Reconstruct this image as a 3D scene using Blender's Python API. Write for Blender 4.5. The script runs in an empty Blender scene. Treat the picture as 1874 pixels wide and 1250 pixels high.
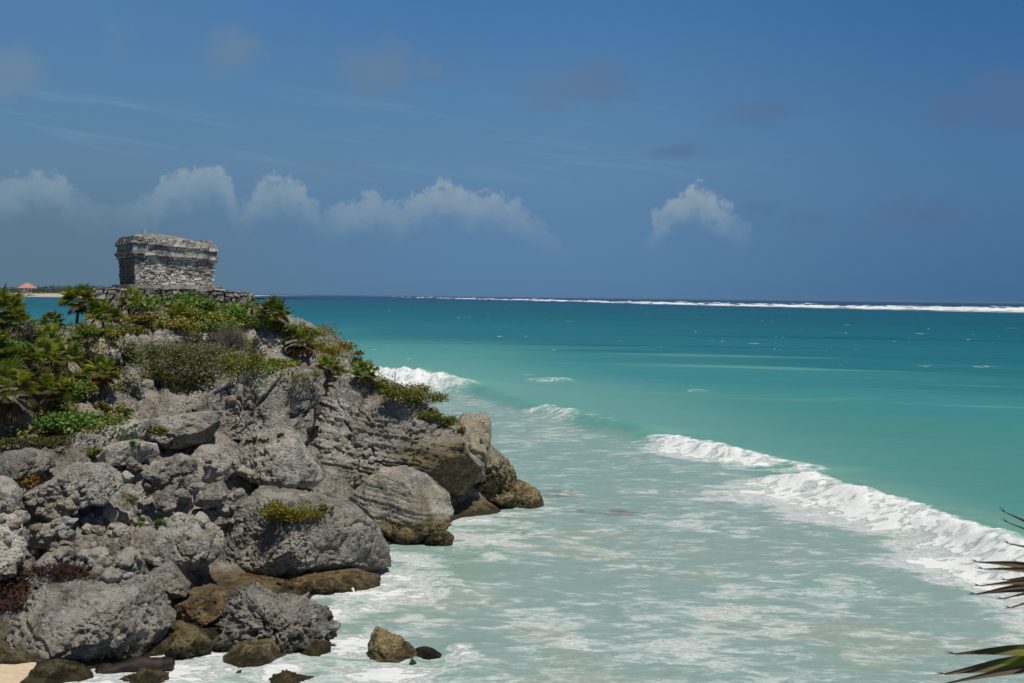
import bpy, math, random
import numpy as np
from mathutils import Vector, Matrix

random.seed(7)
rng = np.random.default_rng(7)
scene = bpy.context.scene
COL = scene.collection
R = math.radians

# ------------------------------------------------------------------ camera
EYE = np.array([0.0, 0.0, 10.0])
FPX, CX, CY = 2500.0, 937.0, 625.0           # focal length and centre in photo pixels
PITCH, ROLL = math.atan(81.5 / FPX), math.atan(0.0115)
fw = np.array([0, math.cos(PITCH), -math.sin(PITCH)])
r0 = np.array([1.0, 0, 0]); u0 = np.cross(r0, fw)
rt = math.cos(ROLL) * r0 + math.sin(ROLL) * u0
up = math.cos(ROLL) * u0 - math.sin(ROLL) * r0
cam_data = bpy.data.cameras.new('camera')
cam = bpy.data.objects.new('camera', cam_data); COL.objects.link(cam)
cam_data.sensor_width = 36.0
cam_data.lens = FPX / 1874.0 * 36.0
cam_data.clip_start, cam_data.clip_end = 0.3, 300000.0
cam_data.dof.use_dof = True
cam_data.dof.focus_distance = 60.0
cam_data.dof.aperture_fstop = 9.0
cam.matrix_world = Matrix(((rt[0], up[0], -fw[0], EYE[0]), (rt[1], up[1], -fw[1], EYE[1]),
                           (rt[2], up[2], -fw[2], EYE[2]), (0, 0, 0, 1)))
scene.camera = cam


def ray(px, py):
    return fw * FPX + rt * (px - CX) - up * (py - CY)


def P(px, py, Y):
    d = ray(px, py)
    return EYE + d * (Y / d[1])


# ------------------------------------------------------------------ sun, sky, exposure
SUN_EL, SUN_RIGHT = R(67), R(30)              # sun behind the camera, a little to its right
sdir = Vector((math.sin(SUN_RIGHT) * math.cos(SUN_EL), -math.cos(SUN_RIGHT) * math.cos(SUN_EL), math.sin(SUN_EL)))
sl = bpy.data.lights.new('sun', 'SUN'); sl.energy = 3.7; sl.angle = R(0.53); sl.color = (1.0, 0.955, 0.88)
so = bpy.data.objects.new('sun', sl); COL.objects.link(so)
so.rotation_euler = sdir.to_track_quat('Z', 'Y').to_euler()
scene.view_settings.view_transform = 'Standard'
scene.view_settings.look = 'None'
scene.view_settings.exposure = 0.0
scene.view_settings.gamma = 1.0
scene.cycles.max_bounces = 6
scene.cycles.diffuse_bounces = 3
scene.cycles.glossy_bounces = 2
scene.cycles.transmission_bounces = 4
scene.cycles.transparent_max_bounces = 4
scene.cycles.sample_clamp_indirect = 4.0


class NT:
    """small helper to write node trees"""
    def __init__(s, tree):
        s.t = tree; s.n = tree.nodes; s.l = tree.links

    def new(s, typ, ins=None, **kw):
        nd = s.n.new(typ)
        for k, v in kw.items():
            setattr(nd, k, v)
        for k, v in (ins or {}).items():
            s.put(nd.inputs[k], v)
        return nd

    def put(s, sock, v):
        if isinstance(v, bpy.types.NodeSocket):
            s.l.new(v, sock)
        else:
            if isinstance(v, tuple) and len(v) == 3 and sock.type == 'RGBA':
                v = (*v, 1.0)
            sock.default_value = v

    def math(s, op, a, b=0.0, c=0.0, clamp=False):
        nd = s.n.new('ShaderNodeMath'); nd.operation = op; nd.use_clamp = clamp
        for i, v in enumerate((a, b, c)):
            s.put(nd.inputs[i], v)
        return nd.outputs[0]

    def mix(s, f, a, b, mode='MIX'):
        nd = s.n.new('ShaderNodeMix'); nd.data_type = 'RGBA'; nd.blend_type = mode
        s.put(nd.inputs['Factor'], f); s.put(nd.inputs[6], a); s.put(nd.inputs[7], b)
        return nd.outputs[2]

    def smooth(s, x, lo, hi, a=0.0, b=1.0):
        nd = s.n.new('ShaderNodeMapRange'); nd.interpolation_type = 'SMOOTHSTEP'
        for k, v in zip(('Value', 'From Min', 'From Max', 'To Min', 'To Max'), (x, lo, hi, a, b)):
            s.put(nd.inputs[k], v)
        return nd.outputs[0]

    def noise(s, vec, scale, detail=4.0, rough=0.55, dist=0.0):
        nd = s.new('ShaderNodeTexNoise', {'Scale': scale, 'Detail': detail, 'Roughness': rough, 'Distortion': dist})
        if vec is not None:
            s.l.new(vec, nd.inputs['Vector'])
        return nd.outputs[0]


world = bpy.data.worlds.new('World'); scene.world = world
world.use_nodes = True
W = NT(world.node_tree)
for nd in list(W.n):
    W.n.remove(nd)
sky = W.new('ShaderNodeTexSky', sky_type='NISHITA', sun_disc=False, sun_elevation=SUN_EL,
            sun_rotation=math.pi - SUN_RIGHT, air_density=1.0, dust_density=0.6, ozone_density=2.0, altitude=0.0)
tc = W.new('ShaderNodeTexCoord')
sep = W.new('ShaderNodeSeparateXYZ', {0: tc.outputs['Generated']})
AZ = W.math('MULTIPLY', W.math('ARCTAN2', sep.outputs[0], sep.outputs[1]), FPX)      # direction, in 1/2500 rad
EL = W.math('MULTIPLY', W.math('ARCSINE', sep.outputs[2]), FPX)
SKY_S = 0.05
# hazy tropical air: below about 20 degrees the clear sky gives way to a measured blue-grey gradient


def rad(r, g, b, k=1.0):     # an sRGB colour 0..255 as radiance before the background strength
    f = lambda c: ((c / 255 + 0.055) / 1.055) ** 2.4 if c > 10 else c / 255 / 12.92
    return (f(r) * k / SKY_S, f(g) * k / SKY_S, f(b) * k / SKY_S)


def sky_ramp(stops):
    nd = W.new('ShaderNodeValToRGB', {0: W.math('DIVIDE', EL, 1000.0, clamp=True)})
    cr = nd.color_ramp
    while len(cr.elements) < len(stops):
        cr.elements.new(0.5)
    for e, (p, c) in zip(cr.elements, stops):
        e.position = p; e.color = (*[v * SKY_S for v in rad(*c)], 1)
    return nd.outputs[0]


left = sky_ramp([(0.0, (90, 119, 138)), (.05, (91, 119, 140)), (.12, (92, 121, 145)), (.22, (96, 131, 159)), (.32, (90, 130, 166)), (.52, (80, 124, 170)), (.9, (56, 100, 160))])
midc = sky_ramp([(0.0, (86, 122, 157)), (.043, (88, 126, 163)), (.15, (92, 129, 166)), (.243, (94, 132, 168)), (.32, (88, 130, 168)), (.523, (70, 117, 168)), (.9, (50, 94, 158))])
rgt = sky_ramp([(0.0, (68, 105, 144)), (.045, (69, 108, 147)), (.2, (76, 117, 155)), (.3, (72, 115, 158)), (.5, (56, 103, 154)), (.9, (44, 86, 148))])
grad = W.mix(W.smooth(AZ, -850.0, 0.0), left, W.mix(W.smooth(AZ, 50.0, 950.0), midc, rgt))
grad = W.mix(1.0, grad, (1 / SKY_S, 1 / SKY_S, 1 / SKY_S), 'MULTIPLY')
for nd_ in W.n:
    if nd_.type == 'MIX':
        nd_.clamp_result = False
skyc = W.mix(W.smooth(EL, 620.0, 1100.0), grad, sky.outputs[0])
side = W.smooth(AZ, -950.0, 950.0)
cv = W.new('ShaderNodeCombineXYZ', {0: AZ, 1: EL, 2: 0.0})
cn1 = W.noise(cv.outputs[0], 0.045, 9.0, 0.62, 0.3)
cn3 = W.noise(cv.outputs[0], 0.018, 4.0, 0.5)
cn2 = W.noise(cv.outputs[0], 0.008, 6.0, 0.6, 0.6)


def cloud_mask(clouds, nz, namp, lo, hi):
    acc = None
    for (px, py, a, bu, bd, st) in clouds:
        d = ray(px, py); d = d / np.linalg.norm(d)
        u, v = math.atan2(d[0], d[1]) * FPX, math.asin(d[2]) * FPX
        x = W.math('DIVIDE', W.math('SUBTRACT', AZ, u), a)
        y = W.math('SUBTRACT', EL, v)
        y = W.math('MAXIMUM', W.math('DIVIDE', y, bu), W.math('DIVIDE', y, -bd))
        e = W.math('SQRT', W.math('ADD', W.math('MULTIPLY', x, x), W.math('MULTIPLY', y, y)))
        val = W.math('MULTIPLY', W.math('SUBTRACT', 1.0, e), st)
        acc = val if acc is None else W.math('MAXIMUM', acc, val)
    acc = W.math('ADD', acc, W.math('MULTIPLY', W.math('SUBTRACT', nz, 0.5), namp))
    return W.smooth(acc, lo, hi)


# cumulus along the horizon: (photo x, photo y of the cloud top, brightness)
TOPS = [(-60, 345, .5), (0, 330, .6), (60, 308, .75), (110, 312, .75), (140, 352, .3), (210, 378, .12), (265, 352, .4), (300, 316, .8), (345, 310, .85), (395, 292, .95), (415, 312, .85), (438, 376, .22),
        (470, 335, .75), (520, 313, .9), (555, 335, .8), (590, 380, .2), (640, 360, .7), (690, 350, .75), (735, 370, .5), (775, 338, .9), (825, 328, 1.0), (868, 352, .85), (905, 346, .75), (945, 362, .55), (990, 400, .25),
        (1060, 470, 0.0), (1180, 430, 0.0), (1198, 390, .45), (1232, 345, 1.0), (1278, 332, 1.0), (1312, 355, .95), (1350, 388, .3), (1385, 420, 0.0)]
AZT = W.math('DIVIDE', W.math('ADD', W.math('ADD', AZ, 1060.0), W.math('MULTIPLY', W.math('SUBTRACT', cn3, 0.5), 60.0)), 1600.0, clamp=True)


def az_ramp(vals):
    nd = W.new('ShaderNodeValToRGB', {0: AZT}); cr = nd.color_ramp; cr.interpolation = 'LINEAR'
    while len(cr.elements) < len(TOPS) - 1:
        cr.elements.new(0.5)
    sel_ = TOPS[1:] if len(TOPS) > 32 else TOPS
    while len(cr.elements) < len(sel_):
        cr.elements.new(0.5)
    for e, (px, py, b_), v in zip(cr.elements, sel_, vals[-len(sel_):]):
        d = ray(px, py)
        e.position = min(1, max(0, (math.atan2(d[0], d[1]) * FPX + 1060) / 1600)); e.color = (v, v, v, 1)
    return nd.outputs[0]


def elev(px, py):
    d = ray(px, py); return math.asin(d[2] / np.linalg.norm(d)) * FPX


topel = W.math('MULTIPLY', az_ramp([elev(x, y) / 300 for x, y, _ in TOPS]), 300.0)
cbri = az_ramp([b_ for _, _, b_ in TOPS])
below = W.math('ADD', W.math('SUBTRACT', topel, EL), W.math('MULTIPLY', W.math('SUBTRACT', cn1, 0.5), 84.0))
below = W.math('ADD', below, W.math('MULTIPLY', W.math('SUBTRACT', cn3, 0.5), 30.0))
cm = W.math('MULTIPLY', W.math('MULTIPLY', W.smooth(below, -5.0, 15.0), W.smooth(below, 88.0, 26.0)), cbri)
faint = [(670, 130, 120, 75, 75, .8), (790, 130, 60, 40, 40, .6), (1045, 160, 130, 65, 60, .9), (15, 140, 75, 75, 55, 1.1),
         (440, 95, 70, 60, 80, .65), (215, 75, 50, 60, 50, .5), (1410, 203, 120, 42, 34, .9), (1740, 200, 100, 40, 45, .75),
         (1850, 175, 80, 80, 70, .9), (1235, 278, 80, 22, 20, .8), (1640, 205, 60, 22, 20, .6), (1500, 400, 130, 30, 40, .6),
         (1700, 395, 150, 40, 50, .7), (1690, 390, 40, 14, 12, .9), (1560, 412, 90, 26, 30, .6), (580, 303, 60, 14, 14, .7), (660, 303, 40, 14, 14, .6), (1390, 380, 60, 16, 16, .5)]
faint = [(a_, b_, c_, d_, e_, f_ * 1.35) for a_, b_, c_, d_, e_, f_ in faint]
fm = cloud_mask(faint, cn2, 2.8, 0.02, 1.15)
cir_v = W.new('ShaderNodeCombineXYZ', {0: W.math('MULTIPLY', AZ, 0.0022), 1: W.math('ADD', W.math('MULTIPLY', EL, 0.03), W.math('MULTIPLY', AZ, 0.0035)), 2: 3.0})
cir = W.smooth(W.noise(cir_v.outputs[0], 1.0, 6.0, 0.6, 0.5), 0.50, 0.78)
cir = W.math('MULTIPLY', cir, W.math('MULTIPLY', W.smooth(EL, 180.0, 260.0), W.smooth(EL, 400.0, 310.0)))
cirw = W.math('MULTIPLY', cir, W.smooth(AZ, 650.0, 100.0))


haze_bank = W.math('MULTIPLY', W.smooth(AZ, 50.0, -900.0), W.smooth(EL, 340.0, 80.0))
skyc = W.mix(W.math('MULTIPLY', cirw, 0.30), skyc, rad(135, 165, 190))
tint = W.mix(side, rad(106, 134, 160), rad(80, 110, 150))
skyc = W.mix(W.math('MULTIPLY', fm, 0.9), skyc, tint)
top = W.math('ADD', W.math('MULTIPLY', W.smooth(below, 80.0, 10.0), 0.55), W.math('MULTIPLY', W.smooth(cn1, 0.40, 0.62), 0.45))
cumc = W.mix(top, rad(114, 142, 164), rad(144, 161, 176))
low = W.smooth(EL, 40.0, 130.0)
skyc = W.mix(W.math('MULTIPLY', W.math('MULTIPLY', cm, low), W.mix(side, (.78, .78, .78), (.95, .95, .95))), skyc, cumc)
bg = W.new('ShaderNodeBackground', {'Color': skyc, 'Strength': SKY_S})
wo = W.new('ShaderNodeOutputWorld', {'Surface': bg.outputs[0]})

# ------------------------------------------------------------------ numpy noise
_perm = rng.permutation(256); _perm = np.concatenate([_perm, _perm, _perm])
_g = rng.normal(size=(256, 3)); _g /= np.linalg.norm(_g, axis=1)[:, None]
_j = rng.random((256, 3))


def _h(ix, iy, iz):
    return _perm[_perm[_perm[ix & 255] + (iy & 255)] + (iz & 255)]


def perlin(p):
    i = np.floor(p).astype(np.int64); f = p - i
    w = f * f * f * (f * (f * 6 - 15) + 10)
    out = 0
    for dx in (0, 1):
        wx = w[:, 0] if dx else 1 - w[:, 0]
        for dy in (0, 1):
            wy = w[:, 1] if dy else 1 - w[:, 1]
            for dz in (0, 1):
                wz = w[:, 2] if dz else 1 - w[:, 2]
                g = _g[_h(i[:, 0] + dx, i[:, 1] + dy, i[:, 2] + dz)]
                d = g[:, 0] * (f[:, 0] - dx) + g[:, 1] * (f[:, 1] - dy) + g[:, 2] * (f[:, 2] - dz)
                out = out + wx * wy * wz * d
    return out * 1.5


def fbm(p, oct=4, lac=2.1, gain=0.5):
    a, s = 1.0, 0
    for k in range(oct):
        s = s + a * perlin(p + k * 17.3); p = p * lac; a *= gain
    return s


def worley(p):
    i = np.floor(p).astype(np.int64); f = p - i
    f1 = np.full(len(p), 9.0); f2 = np.full(len(p), 9.0)
    for dx in (-1, 0, 1):
        for dy in (-1, 0, 1):
            for dz in (-1, 0, 1):
                j = _j[_h(i[:, 0] + dx, i[:, 1] + dy, i[:, 2] + dz)]
                d = (j[:, 0] + dx - f[:, 0]) ** 2 + (j[:, 1] + dy - f[:, 1]) ** 2 + (j[:, 2] + dz - f[:, 2]) ** 2
                n1 = np.minimum(f1, d); f2 = np.minimum(np.maximum(f1, d), f2); f1 = n1
    return np.sqrt(f1), np.sqrt(f2)


def sstep(x, a, b):
    t = np.clip((x - a) / (b - a), 0, 1)
    return t * t * (3 - 2 * t)


def lin(r, g, b):
    f = lambda c: ((c / 255 + 0.055) / 1.055) ** 2.4 if c > 10 else c / 255 / 12.92
    return np.array([f(r), f(g), f(b)])


# ------------------------------------------------------------------ object helpers
def build(name, verts, faces, mat, parent=None, loc=(0, 0, 0), smooth=False, cols=None, extra=None):
    me = bpy.data.meshes.new(name)
    v = np.asarray(verts, dtype=np.float64)
    if isinstance(faces, np.ndarray):
        k = faces.shape[1]; nf = len(faces)
        me.vertices.add(len(v)); me.vertices.foreach_set('co', v.ravel())
        me.loops.add(nf * k); me.loops.foreach_set('vertex_index', faces.astype(np.int32).ravel())
        me.polygons.add(nf)
        me.polygons.foreach_set('loop_start', np.arange(0, nf * k, k, dtype=np.int32))
        try:
            me.polygons.foreach_set('loop_total', np.full(nf, k, dtype=np.int32))
        except Exception:
            pass
        me.update(calc_edges=True)
    else:
        me.from_pydata(v.tolist(), [], faces)
        me.update()
    if smooth:
        me.polygons.foreach_set('use_smooth', np.ones(len(me.polygons), dtype=bool))
    if cols is not None:
        a = me.color_attributes.new('col', 'FLOAT_COLOR', 'POINT')
        c = np.ones((len(v), 4)); c[:, :3] = cols
        a.data.foreach_set('color', c.ravel())
    for k, arr in (extra or {}).items():
        a = me.attributes.new(k, 'FLOAT', 'POINT'); a.data.foreach_set('value', np.asarray(arr, dtype=np.float32))
    me.materials.append(mat)
    o = bpy.data.objects.new(name, me); o.location = loc
    COL.objects.link(o)
    if parent is not None:
        o.parent = parent
    return o


def tag(o, label=None, cat=None, group=None, kind=None):
    if label: o['label'] = label
    if cat: o['category'] = cat
    if group: o['group'] = group
    if kind: o['kind'] = kind
    return o


def empty(name, loc, label, cat, group=None):
    o = bpy.data.objects.new(name, None); o.location = loc; COL.objects.link(o)
    o.empty_display_size = 0.3
    return tag(o, label, cat, group)


_ico = {}


def ico(n):
    if n not in _ico:
        import bmesh
        bm = bmesh.new(); bmesh.ops.create_icosphere(bm, subdivisions=n, radius=1.0)
        v = np.array([x.co[:] for x in bm.verts]); v /= np.linalg.norm(v, axis=1)[:, None]
        f = np.array([[q.index for q in t.verts] for t in bm.faces]); bm.free()
        _ico[n] = (v, f)
    return _ico[n]


# ------------------------------------------------------------------ materials
def mat_new(name):
    m = bpy.data.materials.new(name); m.use_nodes = True
    t = NT(m.node_tree)
    b = m.node_tree.nodes['Principled BSDF']
    return m, t, b


def rock_material(name='limestone', soil=0.0):
    m, t, b = mat_new(name)
    geo = t.new('ShaderNodeNewGeometry')
    pos = geo.outputs['Position']
    att = t.new('ShaderNodeAttribute', attribute_name='col')       # r olive/ochre, g brightness, b rust or red
    s = t.new('ShaderNodeSeparateColor', {0: att.outputs['Color']})
    olive, bri, rust = s.outputs[0], s.outputs[1], s.outputs[2]
    n1 = t.noise(pos, 0.42, 5, 0.60)
    nz = t.smooth(t.noise(pos, 0.7, 3, 0.5, 0.4), 0.38, 0.62)
    n2 = t.noise(pos, 2.2, 9, 0.68, 0.3)
    n3 = t.noise(pos, 11.0, 8, 0.72)
    vo = t.new('ShaderNodeTexVoronoi', {'Vector': pos, 'Scale': 7.0}); vd = vo.outputs['Distance']
    base = t.mix(t.smooth(n1, 0.40, 0.60), (0.28, 0.258, 0.216), (0.54, 0.50, 0.42))
    base = t.mix(t.smooth(n2, 0.50, 0.64), base, (0.60, 0.565, 0.50))
    base = t.mix(t.math('MULTIPLY', t.smooth(n2, 0.47, 0.36), 0.8), base, (0.12, 0.112, 0.097))
    base = t.mix(t.math('MULTIPLY', t.smooth(n3, 0.50, 0.38), t.math('ADD', 0.25, t.math('MULTIPLY', nz, 0.65))), base, (0.07, 0.066, 0.058))
    base = t.mix(t.math('MULTIPLY', t.smooth(n3, 0.56, 0.68), 0.5), base, (0.68, 0.645, 0.58))
    wm = t.noise(pos, 0.9, 5, 0.6, 0.5)
    base = t.mix(t.math('MULTIPLY', t.smooth(wm, 0.50, 0.66), 0.55), base, (0.46, 0.37, 0.265))
    ochre = t.mix(t.smooth(n2, 0.40, 0.62), (0.095, 0.076, 0.038), (0.32, 0.25, 0.125))
    ochre = t.mix(t.math('MULTIPLY', t.smooth(n3, 0.48, 0.32), 0.6), ochre, (0.05, 0.04, 0.02))
    of = t.smooth(t.math('ADD', olive, t.math('MULTIPLY', t.math('SUBTRACT', n2, 0.5), 1.1)), 0.30, 0.66)
    base = t.mix(of, base, ochre)
    rf = t.math('MULTIPLY', rust, t.smooth(t.noise(pos, 5.0, 5, 0.6), 0.50, 0.64))
    base = t.mix(rf, base, (0.30, 0.10, 0.025))
    if soil:
        base = t.mix(t.math('MULTIPLY', t.smooth(t.noise(pos, 1.1, 9, 0.75), 0.48, 0.62), soil), base, t.mix(t.smooth(n3, .4, .6), (0.05, 0.042, 0.025), (0.13, 0.11, 0.06)))
    base = t.mix(1.0, base, t.new('ShaderNodeCombineColor', {0: bri, 1: bri, 2: bri}).outputs[0], 'MULTIPLY')
    sz_ = t.new('ShaderNodeSeparateXYZ', {0: pos}).outputs[2]
    wet = t.smooth(t.math('ADD', sz_, t.math('MULTIPLY', t.math('SUBTRACT', n2, 0.5), 0.8)), 0.55, 0.15)
    base = t.mix(wet, base, t.mix(1.0, base, (0.42, 0.42, 0.40), 'MULTIPLY'))
    t.put(b.inputs['Base Color'], base)
    t.put(b.inputs['Roughness'], t.math('SUBTRACT', 0.92, t.math('MULTIPLY', wet, 0.5)))
    b.inputs['Specular IOR Level'].default_value = 0.25
    hgt = t.math('ADD', t.math('MULTIPLY', n3, 0.7), t.math('MULTIPLY', t.noise(pos, 34.0, 6, 0.7), 0.35))
    hgt = t.math('ADD', hgt, t.math('MULTIPLY', t.smooth(vd, 0.0, 0.45), 0.35))
    bp = t.new('ShaderNodeBump', {'Height': hgt, 'Distance': 0.22, 'Strength': 1.0})
    t.put(b.inputs['Normal'], bp.outputs[0])
    return m


M_ROCK = rock_material()
M_GROUND = rock_material('limestone_ground', 0.8)


def simple(name, col, rough=0.8, var=0.35, scale=3.0, bump=0.0, col2=None):
    m, t, b = mat_new(name)
    geo = t.new('ShaderNodeNewGeometry')
    n = t.noise(geo.outputs['Position'], scale, 6, 0.62)
    c2 = col2 or tuple(c * (1 - var) for c in col)
    t.put(b.inputs['Base Color'], t.mix(t.smooth(n, 0.35, 0.65), c2, col))
    b.inputs['Roughness'].default_value = rough
    b.inputs['Specular IOR Level'].default_value = 0.3
    if bump:
        bp = t.new('ShaderNodeBump', {'Height': t.noise(geo.outputs['Position'], scale * 4, 6, 0.7), 'Distance': bump, 'Strength': 0.8})
        t.put(b.inputs['Normal'], bp.outputs[0])
    return m


def leaf_material(name='leaves', trans=0.32, rough=0.62):
    m, t, b = mat_new(name)
    att = t.new('ShaderNodeAttribute', attribute_name='col')
    t.put(b.inputs['Base Color'], att.outputs['Color'])
    b.inputs['Roughness'].default_value = rough
    b.inputs['Specular IOR Level'].default_value = 0.18
    tr = t.new('ShaderNodeBsdfTranslucent', {'Color': t.mix(1.0, att.outputs['Color'], (1.25, 1.25, 0.6), 'MULTIPLY')})
    mx = t.new('ShaderNodeMixShader', {0: trans, 1: b.outputs[0], 2: tr.outputs[0]})
    out = [n for n in t.n if n.type == 'OUTPUT_MATERIAL'][0]
    t.l.new(mx.outputs[0], out.inputs['Surface'])
    return m


M_LEAF = leaf_material()
M_BARK = simple('bark', (0.17, 0.135, 0.10), 0.9, 0.5, 9.0, 0.02)
M_TWIG = simple('dry_twigs', (0.22, 0.19, 0.16), 0.9, 0.4, 6.0)


def stone_material():
    m, t, b = mat_new('masonry')
    geo = t.new('ShaderNodeNewGeometry'); pos = geo.outputs['Position']
    att = t.new('ShaderNodeAttribute', attribute_name='col')
    n1 = t.noise(pos, 1.1, 6, 0.65); n2 = t.noise(pos, 6.0, 7, 0.7)
    c = t.mix(t.math('MULTIPLY', t.smooth(n1, 0.53, 0.42), 0.62), att.outputs['Color'], (0.10, 0.094, 0.085))
    c = t.mix(t.math('MULTIPLY', t.smooth(n2, 0.46, 0.34), 0.65), c, (0.07, 0.066, 0.06))
    c = t.mix(t.math('MULTIPLY', t.smooth(n2, 0.56, 0.68), 0.45), c, (0.52, 0.49, 0.43))
    t.put(b.inputs['Base Color'], c)
    b.inputs['Roughness'].default_value = 0.95
    b.inputs['Specular IOR Level'].default_value = 0.2
    bp = t.new('ShaderNodeBump', {'Height': t.noise(pos, 14.0, 7, 0.7), 'Distance': 0.07, 'Strength': 0.9})
    t.put(b.inputs['Normal'], bp.outputs[0])
    return m


M_STONE = stone_material()

# ------------------------------------------------------------------ headland terrain (height field)
CP = [  # photo pixel and distance of ground points
    (200, 585, 73), (300, 575, 73), (430, 572, 73.5), (520, 600, 72), (560, 628, 71), (610, 665, 69.5), (690, 712, 67), (780, 755, 65), (835, 795, 64.5),
    (0, 645, 58), (-100, 650, 57), (80, 628, 62), (140, 605, 66), (60, 690, 55), (150, 705, 58), (250, 695, 59), (350, 690, 61), (420, 690, 61.5), (480, 655, 66),
    (250, 630, 67), (350, 615, 70), (430, 610, 70.5), (0, 805, 50), (100, 805, 50.5), (200, 790, 53), (300, 800, 54.5), (400, 815, 55.5), (480, 840, 56), (560, 720, 63), (640, 720, 65),
    (262, 752, 62), (245, 748, 61.5), (560, 895, 55.5), (650, 905, 57), (740, 905, 59), (820, 915, 62),
    (50, 905, 45), (150, 905, 45.5), (250, 900, 47), (350, 890, 49), (420, 905, 50),
    (50, 1005, 40.5), (150, 1005, 41), (250, 1010, 42), (330, 1010, 43.5), (400, 1010, 46), (500, 1010, 47.5), (600, 1000, 49.5),
    (50, 1130, 37.5), (200, 1130, 38), (320, 1110, 40), (450, 1095, 43), (540, 1095, 44),
    (30, 1238, 34.7), (70, 1244, 34.4), (-200, 1240, 34.7), (-200, 1000, 40.5), (-200, 800, 50), (-300, 650, 57),
]
SEA = [(150, 1250, 34.5, -.15), (200, 1255, 34.6, -.35), (180, 1225, 35.6, -.2), (280, 1205, 36.5, -.25), (360, 1190, 37.5, -.15), (350, 1240, 35.3, -.4), (450, 1235, 36, -.25), (600, 1235, 36, -.6), (640, 1110, 43.5, -.5), (560, 1140, 41.5, -.3), (700, 1005, 53.5, -.4), (800, 1005, 54, -.8),
       (900, 920, 65.5, -.3), (940, 920, 66, -.8), (850, 960, 59, -.5), (1000, 945, 64, -.8), (1020, 930, 66, -1), (900, 1000, 55, -1.2), (800, 1250, 36, -1.3), (300, 1300, 31, -.3), (600, 1300, 31, -1.2), (1100, 950, 62, -1.5)]
pts = [P(*c) for c in CP]
for (px, py, Y, z) in SEA:
    q = P(px, py, Y); pts.append(np.array([q[0], q[1], z]))
pts += [np.array(q, float) for q in (
    (-22, 78, 9.2), (-16, 79, 9.2), (-24, 86, 9.0), (-15, 86, 8.8), (-10, 80, 7.5), (-6, 76, 3.5), (-2.5, 72, .8), (2, 69, -1.0), (3.5, 68, -1.5), (.5, 67.5, -.6), (-3, 78, 0.0), (0, 76, -1),
    (-20, 96, 3), (-14, 96, 0), (-20, 105, -1.5), (-10, 92, 0), (-6, 88, -1.5), (-30, 76, 5), (-30, 86, 1), (-34, 92, -1), (-40, 80, 1), (-40, 60, 6), (-45, 90, -1),
    (-45, 50, 5), (-45, 36, 2), (-30, 30, 0.6), (-45, 28, 1), (-14, 30, 0.15), (-6, 30, -1), (5, 30, -1.6), (8, 60, -1.8), (8, 80, -2), (5, 105, -2.5), (-45, 108, -2.5), (-20, 110, -2.5))]
pts = np.array(pts)
_d = np.sqrt(((pts[:, None, :2] - pts[None, :, :2]) ** 2).sum(-1) + 0.3)
_A = np.zeros((len(pts) + 1,) * 2); _A[:-1, :-1] = _d - 0.02 * np.eye(len(pts)); _A[-1, :-1] = 1; _A[:-1, -1] = 1
_w = np.linalg.solve(_A, np.append(pts[:, 2], 0))


def ground_h(x, y):
    x = np.atleast_1d(np.asarray(x, float)); y = np.atleast_1d(np.asarray(y, float)); out = np.empty(len(x))
    for s in range(0, len(x), 40000):
        xs, ys = x[s:s + 40000], y[s:s + 40000]
        dd = np.sqrt((xs[:, None] - pts[None, :, 0]) ** 2 + (ys[:, None] - pts[None, :, 1]) ** 2 + 0.3)
        out[s:s + 40000] = dd @ _w[:-1] + _w[-1]
    return out


gx = np.arange(-45, 9, 0.13); gy = np.concatenate([np.arange(28, 76, 0.13), np.arange(76, 108, 0.4)])
X, Yg = np.meshgrid(gx, gy); xf, yf = X.ravel(), Yg.ravel()
zf = ground_h(xf, yf)
q = np.stack([xf, yf, zf], 1)
land = sstep(zf, 0.1, 1.2)
f1, f2 = worley(q * 0.9)
zf = zf + land * (0.35 * fbm(q * 0.45, 4) - 0.22 * np.abs(perlin(q * 1.7)) - 0.12 * np.abs(perlin(q * 4.1)) - 0.35 * (1 - sstep(f2 - f1, 0, 0.25)) + 0.06 * perlin(q * 9))
nx, ny = len(gx), len(gy)
idx = np.arange(nx * ny).reshape(ny, nx)
quads = np.stack([idx[:-1, :-1], idx[:-1, 1:], idx[1:, 1:], idx[1:, :-1]], -1).reshape(-1, 4)
zf = zf - 0.45 * sstep(yf, 36, 39) * sstep(yf, 57, 52) * sstep(zf, .3, 1.0)
gc = np.zeros((len(xf), 3)); gc[:, 0] = 0.75 * sstep(zf, 1.3, 0.2); gc[:, 1] = 0.92; gc[:, 2] = 0
headland = build('headland', np.stack([xf, yf, zf], 1), quads, M_GROUND, smooth=True, cols=gc)
tag(headland, kind='structure')
_Z = zf.reshape(ny, nx)

# ------------------------------------------------------------------ rocks
def star_radius(poly, th):
    """distance from the origin to the polygon along each angle"""
    out = np.full(len(th), 1e-3)
    dx, dz = np.cos(th), np.sin(th)
    for (x1, z1), (x2, z2) in zip(poly, np.roll(poly, -1, axis=0)):
        ex, ez = x2 - x1, z2 - z1
        den = dx * ez - dz * ex
        den = np.where(np.abs(den) < 1e-9, 1e-9, den)
        t = (x1 * ez - z1 * ex) / den
        s = (x1 * dz - z1 * dx) / den
        ok = (s >= -1e-6) & (s <= 1 + 1e-6) & (t > 0)
        out = np.where(ok, np.maximum(out, t), out)
    return out


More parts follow.
